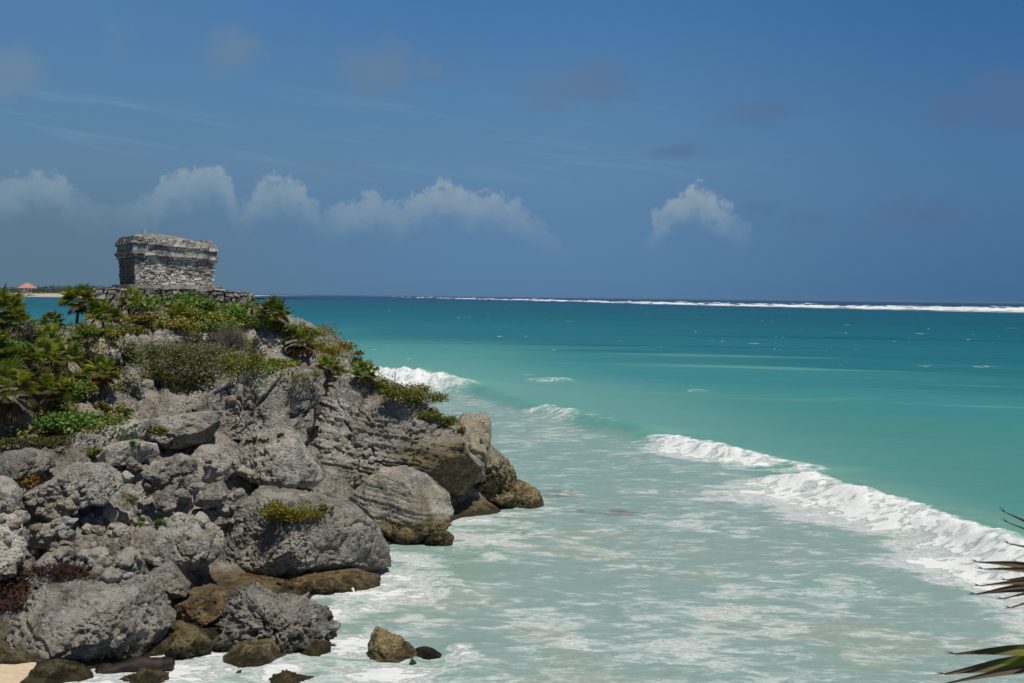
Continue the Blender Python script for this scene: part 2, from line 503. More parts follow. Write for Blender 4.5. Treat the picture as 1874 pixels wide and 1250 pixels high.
def shape_rock(v, S, seed, cuts=14, rough=1.0, pit=0.6, crack=0.0, strata=0.0, keep=0.35, view=None, lump=1.0):
    r = np.random.default_rng(seed)
    off = r.random(3) * 100
    n0 = v / np.linalg.norm(v, axis=1)[:, None]
    v = v * (1 + 0.13 * lump * fbm(v / S * 0.9 + off, 3))[:, None]
    for k in range(cuts):
        if view is not None:          # facets facing the near side, a few behind
            g = r.normal(size=3); g[2] += .45; g -= view * (g @ view); g /= np.linalg.norm(g)
            w_ = r.uniform(.38, .97)
            n = (-view if k % 4 else view) * w_ + g * math.sqrt(1 - w_ * w_)
        else:
            n = r.normal(size=3); n /= np.linalg.norm(n)
        d = v @ n
        lim = d.max() * (r.uniform(0.60, 0.84) if k < max(7, cuts // 3) else r.uniform(0.78, 0.96))
        ex = np.maximum(0, d - lim)
        v = v - (ex * 0.96)[:, None] * n
    q = v + off
    zone = 0.40 + 1.0 * sstep(fbm(q * 0.42 + 50, 2), -.25, .35)
    disp = rough * zone * (-0.10 * np.abs(perlin(q * 1.1)) - 0.10 * np.abs(perlin(q * 2.3 + 5)) - 0.085 * np.abs(perlin(q * 4.9)) - 0.05 * np.abs(perlin(q * 9.5)) + 0.026 * perlin(q * 19))
    if pit:
        a, _ = worley(q * 2.6); c, _ = worley(q * 6.2 + 3); g, _ = worley(q * 12.5 + 7)
        pm = sstep(fbm(q * 0.6, 2), -0.30, 0.30)
        disp = disp - pit * (0.15 + .95 * pm) * (0.34 * np.maximum(0, 0.42 - a) + 0.20 * np.maximum(0, 0.42 - c) + 0.12 * np.maximum(0, 0.42 - g))
    if crack:
        a, b2 = worley(q * np.array([0.55, 0.55, 0.38]) + 0.25 * fbm(q * 1.5, 2)[:, None])
        disp = disp - crack * (1 - sstep(b2 - a, 0.0, 0.10))
    if strata:
        zz = q[:, 2] * 4.6 + 0.8 * perlin(q * 0.5) + q[:, 0] * 0.9
        saw = zz - np.floor(zz)
        disp = disp + strata * (saw - 0.5) * 0.16 + strata * 0.06 * np.sign(np.sin(zz * 2.3 + 1))
    disp = disp * min(1.0, S / 0.45)
    return v + n0 * disp[:, None]


ROCKS = []


def rock(label, poly, Y, thick, name='boulder', sub=5, olive=0.0, bri=1.0, rust=0.0, back=0.5, e=2.6, cat='boulder', wet=True, group=None, under=0.0, ulev=0.0, low=0.0, lowx=False, clev=None, streak=0.0, hole=0.0, **kw):
    poly = np.array(poly, float)
    c2 = poly.mean(0)
    # area centroid
    x, y = poly[:, 0], poly[:, 1]; x1, y1 = np.roll(x, -1), np.roll(y, -1); cr_ = x * y1 - x1 * y
    A = cr_.sum() / 2
    if abs(A) > 1:
        c2 = np.array([((x + x1) * cr_).sum() / (6 * A), ((y + y1) * cr_).sum() / (6 * A)])
    C = P(c2[0], c2[1], Y)
    view = C - EYE; view[2] = 0; view /= np.linalg.norm(view)
    right = np.array([view[1], -view[0], 0])
    m = Y / FPX
    pl = np.stack([(poly[:, 0] - c2[0]) * m, -(poly[:, 1] - c2[1]) * m], 1)
    d, F = ico(sub)
    th = np.arctan2(d[:, 2], d[:, 0])
    rr = star_radius(pl, th)
    s = np.sqrt(d[:, 0] ** 2 + d[:, 2] ** 2)
    k = (s ** e + np.abs(d[:, 1]) ** e) ** (-1 / e)
    rad_ = s * k * rr * 1.03; dep = d[:, 1] * k * thick * 0.5
    dep = np.where(dep > 0, dep * (1 + back), dep)
    v = (np.cos(th) * rad_)[:, None] * right + (np.sin(th) * rad_)[:, None] * np.array([0, 0, 1.0]) + dep[:, None] * view
    S = float(np.sqrt(np.mean(pl ** 2) * 2))
    hz = pl[:, 1].max() - pl[:, 1].min()
    xr = sstep((v @ right) / (pl[:, 0].max() - pl[:, 0].min()), -.32, .25) if lowx else 1.0
    clev = ulev if clev is None else clev
    if under:      # the lower part falls back under an overhang
        v = v + view * (under * (.25 + .75 * xr if lowx else 1.0) * np.maximum(0, ulev * hz - v[:, 2]))[:, None]
    kw['cuts'] = int(kw.get('cuts', 14) * 1.7)
    if sub >= 6 and not olive:
        kw.setdefault('crack', 0.11)
    seed = (sum(ord(ch) * (i + 7) for i, ch in enumerate(label)) % 99991)
    v0 = v
    if hole:
        a_, _ = worley(v * 1.5 + seed % 50); a2_, _ = worley(v * 3.4 + seed % 31)
        dn = v / np.linalg.norm(v, axis=1)[:, None]
        v = v - dn * (hole * (np.maximum(0, .55 - a_) * .9 + np.maximum(0, .5 - a2_) * .45))[:, None]
    v = shape_rock(v, S, seed, view=view, **kw)
    zw = v[:, 2] + C[2]
    col = np.zeros((len(v), 3))
    col[:, 0] = olive + (0.85 * sstep(zw, 1.15, 0.25) if wet else 0) + low * xr * sstep(v[:, 2] / hz, clev + .12, clev - .2)
    if streak:
        qq = np.stack([v @ right * 2.2 + v[:, 2] * .8, v @ view * .5, v[:, 2] * .35], 1)
        col[:, 0] += streak * perlin(qq + 7)
    col[:, 1] = bri * (0.86 + 0.28 * ((seed * 0.618) % 1)); col[:, 2] = rust
    o = build(name, v, F, M_ROCK, loc=C, smooth=True, cols=col)
    tag(o, label, cat, group)
    ROCKS.append(o)
    return o


K = dict
# --- the cliff at the end of the headland
rock('broad grey cliff face with layered bands and ochre underside above the striped shore boulder',
     [(548, 800), (575, 755), (600, 712), (640, 690), (700, 700), (760, 722), (805, 758), (835, 790), (855, 830), (885, 862), (878, 890), (840, 908), (790, 890), (740, 872), (690, 874), (640, 905), (585, 895), (555, 865)],
     60.5, 7, name='cliff', cat='cliff', sub=7, olive=0.0, bri=1.18, cuts=10, rough=1.1, crack=0.25, strata=0.55, pit=0.8, e=3.0, wet=False, under=0.7, ulev=0.0, low=0.62, lowx=True, clev=0.12)
rock('pale craggy cliff block below the big grey bush, left of the layered cliff face',
     [(262, 800), (285, 772), (330, 755), (375, 735), (395, 700), (440, 690), (500, 680), (545, 672), (578, 688), (583, 720), (570, 765), (555, 815), (530, 842), (470, 815), (430, 800), (390, 815), (330, 832), (285, 825)],
     58.5, 6, name='cliff', cat='cliff', sub=7, cuts=12, rough=1.2, crack=0.35, pit=0.8, bri=1.05, e=3.0, wet=False, under=0.8, ulev=-0.05, low=0.2)
rock('small squared block wedged at the top of the cliff crack',
     [(590, 705), (600, 690), (640, 688), (650, 702), (645, 722), (600, 725)], 61, 2.0, sub=5, cuts=12, wet=False, bri=1.05)
rock('tan brown jagged outcrop at the seaward tip of the headland',
     [(815, 790), (832, 770), (842, 758), (858, 756), (866, 763), (882, 760), (897, 770), (899, 792), (896, 812), (912, 828), (930, 842), (944, 858), (952, 890), (950, 928), (900, 936), (830, 935), (816, 905), (862, 880), (852, 840), (838, 800)],
     65.6, 5.5, name='cliff', cat='cliff', sub=6, olive=0.46, bri=1.15, cuts=2, lump=.8, rough=2.2, crack=0.3, pit=2.4, e=2.8, under=0.4, ulev=0.1, low=.2)
rock('low ochre toe of rock where the headland meets the water',
     [(925, 902), (950, 878), (972, 888), (992, 905), (998, 933), (930, 938)], 65.2, 2.2, sub=6, olive=0.8, bri=1.5, rough=0.9, pit=0.7, lump=1.0)
rock('dark ochre undercut ledge beneath the tan headland outcrop',
     [(818, 905), (850, 895), (900, 885), (945, 890), (950, 930), (890, 934), (830, 932)], 64.5, 3, sub=6, olive=0.85, bri=1.3, under=1.0, ulev=0.2, rough=1.7, pit=1.3)
rock('grey shoulder of rock right of the layered cliff face',
     [(830, 800), (850, 795), (860, 830), (888, 850), (892, 880), (860, 890), (838, 860)], 62.6, 2.4, sub=5, rough=1.3, pit=1)
# --- shore boulders
rock('rounded striped tan and grey boulder standing in the shallows below the cliff',
     [(636, 925), (665, 888), (700, 864), (740, 858), (780, 878), (812, 903), (830, 930), (822, 960), (803, 988), (770, 1000), (715, 1000), (690, 985), (660, 955)],
     56, 4.6, sub=6, olive=0.24, bri=1.05, cuts=12, rough=0.7, pit=0.3, strata=0.3, under=0.45, ulev=-0.1, low=0.3, streak=.45)
rock('barnacle crusted brown lump at the foot of the striped shore boulder',
     [(775, 990), (795, 972), (815, 968), (832, 985), (828, 1002), (785, 1004)], 54.8, 1.6, sub=5, olive=0.8, bri=0.6, rough=1.6)
rock('grey boulder topped with small round moss cushions at the foot of the cliff',
     [(420, 832), (440, 808), (470, 790), (510, 786), (548, 800), (568, 838), (592, 872), (575, 897), (500, 897), (450, 884), (425, 858)],
     53.5, 4.0, sub=6, cuts=14, rough=1.2, pit=1.0, wet=False, bri=1.08, under=0.7, ulev=-0.1)
rock('largest grey boulder, with a yellow green bush growing on its top',
     [(383, 985), (400, 955), (440, 925), (470, 902), (520, 904), (590, 914), (650, 932), (690, 975), (711, 1020), (710, 1050), (660, 1052), (600, 1048), (520, 1058), (420, 1052), (388, 1022)],
     47.3, 5.2, sub=7, cuts=14, rough=1.2, pit=1.0, wet=False, under=0.55, ulev=-0.05, low=0.12)
rock('olive brown undercut ledge at the water beneath the largest boulder',
     [(392, 1085), (408, 1056), (560, 1050), (640, 1050), (698, 1062), (668, 1076), (656, 1096), (640, 1104), (560, 1108), (450, 1108)],
     46, 4.5, sub=6, olive=0.85, rust=0.5, cuts=8, e=3.5, under=0.9, ulev=0.1, rough=1.7, pit=1.3)
rock('grey pitted boulder just left of the largest boulder',
     [(264, 985), (288, 955), (330, 942), (372, 950), (402, 970), (408, 1000), (375, 1040), (340, 1052), (290, 1032), (264, 1010)],
     43.6, 3.4, sub=6, cuts=12, rough=1.3, pit=1.1, wet=False, bri=1.05, under=0.6, ulev=-0.05, low=.1)
rock('huge pitted grey boulder at the lower left above the sand',
     [(10, 1142), (38, 1092), (90, 1066), (180, 1054), (272, 1065), (322, 1110), (326, 1145), (302, 1190), (260, 1218), (150, 1232), (78, 1206), (28, 1176)],
     37.4, 4.2, sub=7, cuts=12, rough=1.5, pit=1.6, wet=False, bri=1.03, under=0.6, ulev=-0.1, low=.15, hole=.3)
rock('jagged honeycombed grey rock standing in the surf at the bottom',
     [(390, 1182), (404, 1130), (430, 1076), (470, 1076), (500, 1096), (540, 1100), (572, 1098), (596, 1112), (612, 1140), (606, 1190), (590, 1224), (545, 1218), (500, 1185), (440, 1188), (398, 1198)],
     38.8, 3.2, sub=7, cuts=4, rough=2.4, pit=2.6, wet=False, lump=2.0, bri=1.0, under=0.5, ulev=-0.05, low=.3, hole=1.0)
rock('olive rock under the jagged honeycombed rock',
     [(380, 1238), (408, 1206), (450, 1180), (500, 1174), (528, 1200), (522, 1232), (460, 1240)], 37.0, 2.0, sub=6, olive=0.8, rough=0.9, pit=0.7, lump=1.0)
rock('brown foot of the jagged honeycombed rock on its seaward side',
     [(545, 1190), (575, 1170), (606, 1180), (604, 1215), (580, 1228), (550, 1220)], 38.0, 1.6, sub=6, olive=0.7, bri=0.7, rough=0.9, pit=0.7, lump=1.0)
rock('olive triangular rock between the huge pitted boulder and the surf',
     [(296, 1190), (318, 1158), (340, 1142), (368, 1150), (392, 1190), (355, 1218), (310, 1210)], 37.3, 1.8, sub=6, olive=0.8, cuts=16, rough=0.9, pit=0.7, lump=1.0)
rock('rust spotted brown slope of rock right of the huge pitted boulder',
     [(306, 1112), (350, 1085), (395, 1068), (428, 1090), (418, 1140), (385, 1168), (340, 1155), (312, 1135)], 40.2, 2.6, sub=6, olive=0.62, rust=0.5, bri=0.8, rough=1.7, pit=1.3)
rock('grey brown slab leaning behind the huge pitted boulder',
     [(268, 1052), (295, 1036), (312, 1028), (348, 1068), (335, 1098), (290, 1090)], 40.2, 1.8, sub=5, olive=0.35, cuts=16)
rock('ochre rock standing alone in the foamy water',
     [(668, 1205), (672, 1170), (682, 1142), (700, 1150), (730, 1160), (750, 1180), (766, 1200), (750, 1214), (690, 1216)], 37.6, 1.4, sub=6, olive=0.9, bri=1.7, cuts=14, rough=0.9, pit=0.7, lump=1.0)
rock('flat black wet rock awash beside the lone ochre rock',
     [(758, 1190), (780, 1186), (806, 1198), (816, 1206), (790, 1212), (762, 1206)], 37.7, 0.9, sub=6, olive=0.8, bri=0.3, cuts=6, rough=0.9, pit=0.7, lump=1.0)
rock('tiny ochre tip of rock in foam below the lone ochre rock',
     [(744, 1225), (752, 1204), (766, 1216), (762, 1232)], 36.9, 0.4, sub=6, olive=0.8, bri=1.1, rough=0.9, pit=0.7, lump=1.0)
rock('dark olive rock beside the sand in the bottom left corner',
     [(30, 1262), (58, 1224), (105, 1210), (150, 1226), (172, 1252), (120, 1275), (50, 1275)], 34.9, 1.4, sub=6, olive=0.7, bri=0.75, rough=0.9, pit=0.7, lump=1.0)
rock('olive rock half awash at the bottom edge under the dark log',
     [(205, 1262), (225, 1230), (270, 1224), (320, 1234), (335, 1255), (280, 1275), (220, 1275)], 34.9, 1.2, sub=6, olive=0.85, bri=0.9, rough=0.9, pit=0.7, lump=1.0)
rock('ochre rock peeking above the bottom edge in the surf',
     [(470, 1262), (500, 1236), (530, 1224), (560, 1240), (592, 1252), (585, 1275), (490, 1275)], 35.2, 1.4, sub=6, olive=0.85, rough=0.9, pit=0.7, lump=1.0)
rock('small ochre rock at the foot of the olive rock in the surf',
     [(400, 1252), (425, 1232), (448, 1222), (452, 1240), (430, 1256)], 35.8, 0.6, sub=6, olive=0.8, rough=0.9, pit=0.7, lump=1.0)
rock('brown rock beside the sand at the left edge',
     [(-30, 1200), (0, 1180), (25, 1200), (35, 1225), (10, 1235), (-30, 1240)], 35.8, 1.5, sub=6, olive=0.6, bri=0.7, rough=0.9, pit=0.7, lump=1.0)
# --- left part
rock('smooth whitish boulder cut by the left edge',
     [(-60, 985), (-30, 940), (10, 928), (35, 955), (46, 1000), (36, 1042), (5, 1072), (-40, 1080)], 40.0, 2.6, sub=6, bri=1.35, rough=0.7, pit=0.5, wet=False)
rock('pale rock above the whitish boulder at the left edge',
     [(-40, 905), (-5, 868), (25, 875), (40, 900), (30, 935), (-30, 945)], 43.5, 2.2, sub=5, bri=1.25, wet=False)
rock('grey slab under the olive carpet plants at the left edge',
     [(-30, 855), (10, 832), (60, 824), (98, 836), (104, 855), (60, 874), (0, 876)], 47.5, 3, sub=5, wet=False, rough=1.2)
rock('broad tilted grey slab with smooth lower face in the left boulder field',
     [(36, 948), (44, 910), (95, 878), (140, 846), (195, 846), (238, 880), (205, 905), (150, 928), (120, 948), (70, 958)],
     44.7, 3.2, sub=6, wet=False, cuts=14, rough=1.1, pit=0.8, under=0.6, ulev=-0.1)
rock('grey slab lying under the broad tilted slab, above a dark gap',
     [(48, 1004), (58, 968), (115, 942), (148, 944), (132, 972), (98, 1008)], 41.9, 1.8, sub=5, wet=False, cuts=16, bri=1.05)
rock('rubbly pitted rock right of the broad tilted slab',
     [(150, 905), (175, 878), (210, 880), (215, 905), (190, 925), (155, 925)], 44.3, 1.6, sub=5, wet=False, rough=1.5, pit=1.4)
rock('pale sloping slab below the dark green broadleaf plants',
     [(108, 808), (150, 790), (195, 778), (235, 768), (285, 765), (292, 785), (250, 812), (200, 830), (150, 835), (118, 825)],
     52, 3, sub=6, wet=False, bri=1.15, cuts=10, rough=1.0)
rock('long smooth grey slab with dark underside beneath the craggy cliff block',
     [(220, 800), (240, 775), (300, 765), (390, 752), (400, 775), (380, 810), (330, 830), (300, 826), (280, 800)], 54.5, 3, sub=6, wet=False, rough=0.5, pit=0.2, bri=1.05, under=1.0, ulev=0.1)
rock('pale rock with tufts left of the long smooth slab',
     [(175, 835), (200, 812), (250, 805), (285, 815), (290, 835), (250, 850), (190, 852)], 50, 2.4, sub=5, wet=False, bri=1.15)
rock('triangular pale block leaning in the middle of the rubble',
     [(260, 888), (272, 855), (282, 838), (326, 864), (305, 893), (270, 910)], 47, 1.6, sub=5, wet=False, cuts=20, rough=0.7, bri=1.12, under=0.7, ulev=-0.1)
rock('dark faced block behind the triangular pale block',
     [(285, 842), (330, 830), (358, 842), (362, 862), (330, 874), (300, 862)], 48.2, 1.8, sub=5, wet=False, cuts=18, bri=0.9)
rock('rough knobbly rock below the triangular pale block',
     [(280, 915), (300, 888), (322, 885), (332, 915), (318, 938), (288, 938)], 45.5, 1.4, sub=5, wet=False, rough=1.6, pit=1.5)
rock('knobbly dark rock beside the squared grey block in the rubble',
     [(316, 895), (330, 868), (358, 868), (364, 895), (350, 915), (325, 910)], 46.7, 1.4, sub=5, wet=False, rough=1.6, pit=1.5, bri=0.9)
rock('squared grey block in the rubble left of the moss topped boulder',
     [(352, 920), (362, 890), (405, 884), (418, 910), (400, 928), (365, 930)], 46.8, 1.6, sub=5, wet=False, cuts=20, rough=0.7)
rock('thin white stone lying in front of the moss topped boulder',
     [(412, 915), (425, 900), (440, 892), (448, 904), (430, 920)], 47.5, 0.6, sub=4, wet=False, cuts=16, bri=1.5, rough=0.5)
rock('cracked grey slab under the foot of the moss topped boulder',
     [(345, 845), (370, 815), (400, 812), (425, 845), (415, 875), (375, 880), (350, 868)], 51, 2.2, sub=5, wet=False, cuts=14, olive=0.05)
rock('grey slab at the left foot of the largest boulder',
     [(355, 935), (395, 925), (432, 925), (430, 950), (395, 965), (360, 955)], 47.2, 1.6, sub=5, wet=False, bri=1.1)
rock('flat grey slab with a horizontal crack above the huge pitted boulder',
     [(200, 1045), (215, 1010), (250, 1005), (268, 1030), (268, 1062), (240, 1075), (205, 1065)], 39.8, 1.6, sub=5, wet=False, cuts=16)
rock('low grey slab behind the huge pitted boulder, left of the cracked slab',
     [(130, 1040), (150, 1015), (185, 1012), (205, 1040), (190, 1062), (140, 1060)], 39.6, 1.6, sub=5, wet=False, cuts=16)
rock('grey ribbed rock between the red seaweed and the huge pitted boulder',
     [(50, 1090), (62, 1060), (95, 1032), (108, 1050), (90, 1072), (60, 1098)], 38.4, 1.0, sub=5, wet=False, rough=1.5, bri=0.95)
rock('rounded grey rock beside the red brown seaweed',
     [(60, 1040), (85, 1012), (125, 998), (142, 1018), (120, 1035), (75, 1045)], 40.2, 1.4, sub=5, wet=False)
# --- upper slope
rock('rounded grey boulder among the thatch palms on the slope',
     [(158, 645), (172, 622), (200, 616), (222, 632), (220, 656), (195, 668), (165, 660)], 63.5, 2.2, sub=5, wet=False, rough=0.7)
rock('dark grey stone right of the rounded boulder on the slope',
     [(222, 625), (232, 610), (248, 615), (250, 640), (232, 645)], 65, 1.2, sub=5, wet=False, bri=0.8)
rock('upright grey block beside the black hole on the slope',
     [(222, 725), (224, 690), (240, 662), (256, 685), (268, 725), (255, 742), (232, 738)], 58, 2.4, sub=5, wet=False, rough=0.8, cuts=14)
rock('white sunlit rock at the right shoulder of the hill',
     [(456, 632), (470, 605), (492, 590), (515, 595), (525, 625), (518, 660), (490, 660), (465, 645)], 67.5, 2.6, sub=6, wet=False, bri=1.4, cuts=16)
rock('pale rock lying under the twiggy grey bush on the slope',
     [(262, 640), (285, 615), (320, 605), (345, 615), (335, 640), (290, 650)], 67, 2, sub=5, wet=False, bri=1.1)
rock('small pale rock below the platform among yellow leaves',
     [(345, 615), (365, 598), (395, 600), (400, 615), (370, 628)], 69.5, 1.4, sub=5, wet=False, bri=1.3)
rock('white stone beside the leaning palm on the right slope',
     [(548, 668), (560, 640), (580, 640), (590, 662), (570, 680)], 68.5, 1.6, sub=5, wet=False, bri=1.3)
rock('grey white rock on the right skyline below the palms',
     [(618, 680), (628, 655), (640, 656), (648, 690), (630, 700)], 67, 1.4, sub=5, wet=False, bri=1.25)
rock('dark stone jammed in the cliff crack',
     [(572, 758), (578, 738), (590, 740), (592, 758), (582, 766)], 58.5, 0.7, sub=4, wet=False, bri=0.5)

bpy.context.view_layer.update()
dg = bpy.context.evaluated_depsgraph_get()


def hit(px, py, ymin=20.0):
    d = Vector(ray(px, py)).normalized()
    ok, loc, nor, *_ = scene.ray_cast(dg, Vector(EYE) + d * ymin, d)
    if not ok or loc.y > 140:
        return None, None
    return np.array(loc), np.array(nor)


# --- loose rubble: one mesh per kind, copied
protos = []
for k in range(7):
    d, F = ico(4)
    r = np.random.default_rng(100 + k)
    v = d * np.array([1.0, r.uniform(.7, 1), r.uniform(.55, .8)])
    v = shape_rock(v * 0.5, 0.5, 200 + k, cuts=42, rough=0.35, pit=0.3) * 2
    me_o = build('stone', v, F, M_ROCK, smooth=True, cols=np.tile([0.0, 0.95 + 0.25 * r.random(), 0.0], (len(v), 1)))
    protos.append(me_o)
used = set()
RUB = [((120, 885, 270, 1060), 104, (.16, .5), 'angular grey rubble stone in the heap above the huge pitted boulder', 'rubble heap above the huge pitted boulder'),
       ((230, 845, 440, 960), 84, (.16, .45), 'angular grey rubble stone in the heap left of the largest boulder', 'rubble heap left of the largest boulder'),
       ((0, 870, 120, 1060), 46, (.16, .4), 'small grey rubble stone between the slabs near the left edge', 'rubble between the left slabs'),
       ((140, 590, 430, 760), 34, (.15, .45), 'pale stone lying among the plants on the hill slope', 'loose stones on the planted slope'),
       ((560, 640, 700, 720), 12, (.12, .35), 'pale stone lying under the plants on the right skyline', 'loose stones on the right skyline')]
for (x0, y0, x1, y1), n, (s0, s1), lab, grp in RUB:
    for i in range(n):
        h, nr = hit(random.uniform(x0, x1), random.uniform(y0, y1))
        if h is None:
            continue
        k = random.randrange(len(protos))
        o = protos[k]
        if k in used:
            o = o.copy(); COL.objects.link(o)
        used.add(k)
        s = s0 + (s1 - s0) * random.random() ** 1.8
        o.location = h + np.array([0, 0, s * 0.1]); o.scale = (s, s, s)
        o.rotation_euler = (random.uniform(-.5, .5), random.uniform(-.5, .5), random.uniform(0, 6.28))
        tag(o, lab, 'stone', grp)

# ------------------------------------------------------------------ the ruined temple
class Masonry:
    def __init__(s):
        s.v = []; s.f = []; s.c = []

    def block(s, o, u, v, n, w, h, d, tone, jit):
        b = len(s.v)
        for (a, bb, c) in ((0, 0, 0), (1, 0, 0), (1, 1, 0), (0, 1, 0), (0, 0, 1), (1, 0, 1), (1, 1, 1), (0, 1, 1)):
            q = o + u * (a * w) + v * (bb * h) + n * (c * d)
            q = q + np.array([random.uniform(-jit, jit) for _ in range(3)]) * (1 if c else 0.3)
            s.v.append(q); s.c.append(tone)
        for fc in ((4, 5, 6, 7), (0, 3, 2, 1), (0, 1, 5, 4), (1, 2, 6, 5), (2, 3, 7, 6), (3, 0, 4, 7)):
            s.f.append([b + i for i in fc])

    def wall(s, fn, nu, z0, z1, ch, cw, out, jit, bri=1.0):
        """courses of stones over the surface fn(t, z) -> (point, along, normal, metres per t)"""
        z = z0
        while z < z1 - 0.02:
            h = min(ch * random.uniform(.75, 1.25), z1 - z)
            t = -0.002
            while t < 1:
                p, u, n, L = fn(t, z)
                w = cw * random.uniform(.55, 1.5) / L
                w = min(w, 1.004 - t)
                k = random.random()
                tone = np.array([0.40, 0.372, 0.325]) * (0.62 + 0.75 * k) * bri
                g = jit * 0.6
                s.block(p - n * 0.3 + u * g * .5, u, np.array([0, 0, 1.0]), n, w * L - g, h - g * .8, 0.3 + out * random.uniform(.3, 1.3), tone, jit)
                t += w
            z += h

    def make(s, name, parent, mat=None):
        return build(name, s.v, s.f, mat or M_STONE, parent, cols=np.array(s.c), loc=(0, 0, 0))


Yc = 77.0
cA = P(248, 520, Yc)                         # near left corner of the temple at its base
m_px = Yc / FPX
AL = R(24)
U = np.array([math.cos(AL), math.sin(AL), 0.0]); V = np.array([-math.sin(AL), math.cos(AL), 0.0])
qR = None
Wd = 149 * m_px / math.cos(R(9.7)) * 0.93     # width of the sunny front
Dp = Wd * 1.36
H = 94 * m_px
SL = 0.15                                     # the courses dip towards the far right corner
temple = empty('stone_temple', tuple(cA), 'square grey ruined stone temple with two cornices on top of the headland', 'temple')


def relz(py):
    return (520 - py) * m_px


def faces4(off):
    """the four walls as functions; off(z) = outward offset"""
    cor = [(0, 0), (Wd, 0), (Wd, Dp), (0, Dp)]
    res = []
    for i in range(4):
        a, b = cor[i], cor[(i + 1) % 4]

        def fn(t, z, a=a, b=b, i=i):
            o = off(z)
            sx = lambda c: (c[0] + (o if c[0] > 0 else -o), c[1] + (o if c[1] > 0 else -o))
            A, B = sx(a), sx(b)
            x, y = A[0] + (B[0] - A[0]) * t, A[1] + (B[1] - A[1]) * t
            L = math.hypot(B[0] - A[0], B[1] - A[1])
            uu = ((B[0] - A[0]) / L, (B[1] - A[1]) / L)
            zz = z * (1 - SL * (x / Wd) - 0.01 * math.sin(x * 2.1 + y))
            return U * x + V * y + np.array([0, 0, zz]), U * uu[0] + V * uu[1], U * uu[1] - V * uu[0], L
        res.append(fn)
    return res


batter = lambda z: 0.05 * z
wallm = Masonry(); corn1 = Masonry(); corn2 = Masonry(); fr = Masonry(); par = Masonry()
for i, fn in enumerate(faces4(batter)):
    wallm.wall(fn, 1, 0.0, relz(471), 0.125, 0.26, 0.05, 0.032, 0.45 if i == 3 else 1.55)  # shade painted into the left side's stone tone, here and in bands above
b1 = batter(relz(470))
for fi, fn in enumerate(faces4(lambda z: b1 + 0.10)):
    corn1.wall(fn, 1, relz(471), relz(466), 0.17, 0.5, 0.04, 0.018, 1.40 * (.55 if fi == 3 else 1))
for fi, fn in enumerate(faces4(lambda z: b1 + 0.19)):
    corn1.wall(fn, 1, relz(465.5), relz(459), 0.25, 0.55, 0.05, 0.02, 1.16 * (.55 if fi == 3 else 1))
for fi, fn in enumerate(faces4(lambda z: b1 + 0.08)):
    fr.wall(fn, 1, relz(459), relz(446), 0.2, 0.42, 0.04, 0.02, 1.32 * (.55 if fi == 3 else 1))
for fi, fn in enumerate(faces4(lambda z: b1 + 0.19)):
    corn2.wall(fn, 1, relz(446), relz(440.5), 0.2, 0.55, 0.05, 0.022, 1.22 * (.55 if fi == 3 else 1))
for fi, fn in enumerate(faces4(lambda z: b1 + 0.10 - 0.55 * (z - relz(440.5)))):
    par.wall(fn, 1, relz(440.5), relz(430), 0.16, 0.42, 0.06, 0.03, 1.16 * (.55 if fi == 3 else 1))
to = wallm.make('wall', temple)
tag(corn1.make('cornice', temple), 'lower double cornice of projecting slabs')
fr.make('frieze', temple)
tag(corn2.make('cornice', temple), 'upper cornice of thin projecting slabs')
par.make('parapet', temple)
# solid core behind the stones and the mounded roof
n_ = 40
cx_, cy_ = np.meshgrid(np.linspace(0, 1, n_), np.linspace(0, 1, n_))
tx, ty = cx_.ravel(), cy_.ravel()
edge = np.minimum(np.minimum(tx, 1 - tx), np.minimum(ty, 1 - ty))
zz = relz(431) * (1 - SL * tx) + 0.42 * sstep(edge, 0, .35) * (1 - .2 * tx) + 0.05 * perlin(np.stack([tx * 22, ty * 30, tx * 0], 1)) - 0.05
rv = tx[:, None] * Wd * U + ty[:, None] * Dp * V + np.stack([tx * 0, tx * 0, zz], 1)
ii = np.arange(n_ * n_).reshape(n_, n_)
rq = np.stack([ii[:-1, :-1], ii[:-1, 1:], ii[1:, 1:], ii[1:, :-1]], -1).reshape(-1, 4)
roof = build('roof', rv, rq, M_STONE, temple, smooth=False, cols=np.tile([0.30, 0.28, 0.245], (len(rv), 1)))
cb = Masonry(); cb.block(U * .06 + V * .06 - np.array([0, 0, .3]), U, V, np.array([0, 0, 1.0]), Wd - .12, Dp - .12, relz(432) * (1 - SL) + .3, np.array([.12, .11, .10]), 0.0)
cb.make('core', temple)
fb = Masonry()
for k in range(5):
    fb.block(U * (.45 + .0 * k) + V * 0.25 + np.array([0, 0, relz(432) + .1 * k - .05]), U, V, np.array([0, 0, 1.0]), .24 - .03 * k, .22, .1, np.array([.42, .40, .36]), .02)
fb.make('finial', roof)
fb = Masonry()
for k in range(12):
    fb.block(U * (Wd * random.uniform(.84, .93)) + V * random.uniform(.1, .5) + np.array([0, 0, relz(434) * (1 - SL * .88) + random.uniform(-.05, .16)]), U, V, np.array([0, 0, 1.0]), .35, .25, .14, np.array([.45, .42, .37]), .04)
tag(fb.make('rubble', roof), kind='stuff')

# plinth and platform
plat = empty('stone_platform', tuple(P(300, 560, 75)), 'low rubble stone platform carrying the temple', 'platform')
pT = cA[2] - 7 * m_px * 1.0 - 0.02
base_rel = cA - np.array(plat.location)
pm = Masonry()
for (o0, w_, d_) in ((-0.42, Wd + .9, Dp + .9),):
    o_ = base_rel + U * o0 + V * o0 + np.array([0, 0, -(cA[2] - pT)])
    k = 0
    for side_ in range(4):
        pass
    x = 0.0
    while x < w_:
        w1 = random.uniform(.4, .9); w1 = min(w1, w_ - x + .01)
        pm.block(o_ + U * x, U, V, np.array([0, 0, 1.0]), w1 - .015, d_, cA[2] - pT - random.uniform(0, .03), np.array([.40, .372, .325]) * random.uniform(.75, 1.1), .02)
        x += w1
pm.make('plinth', plat)
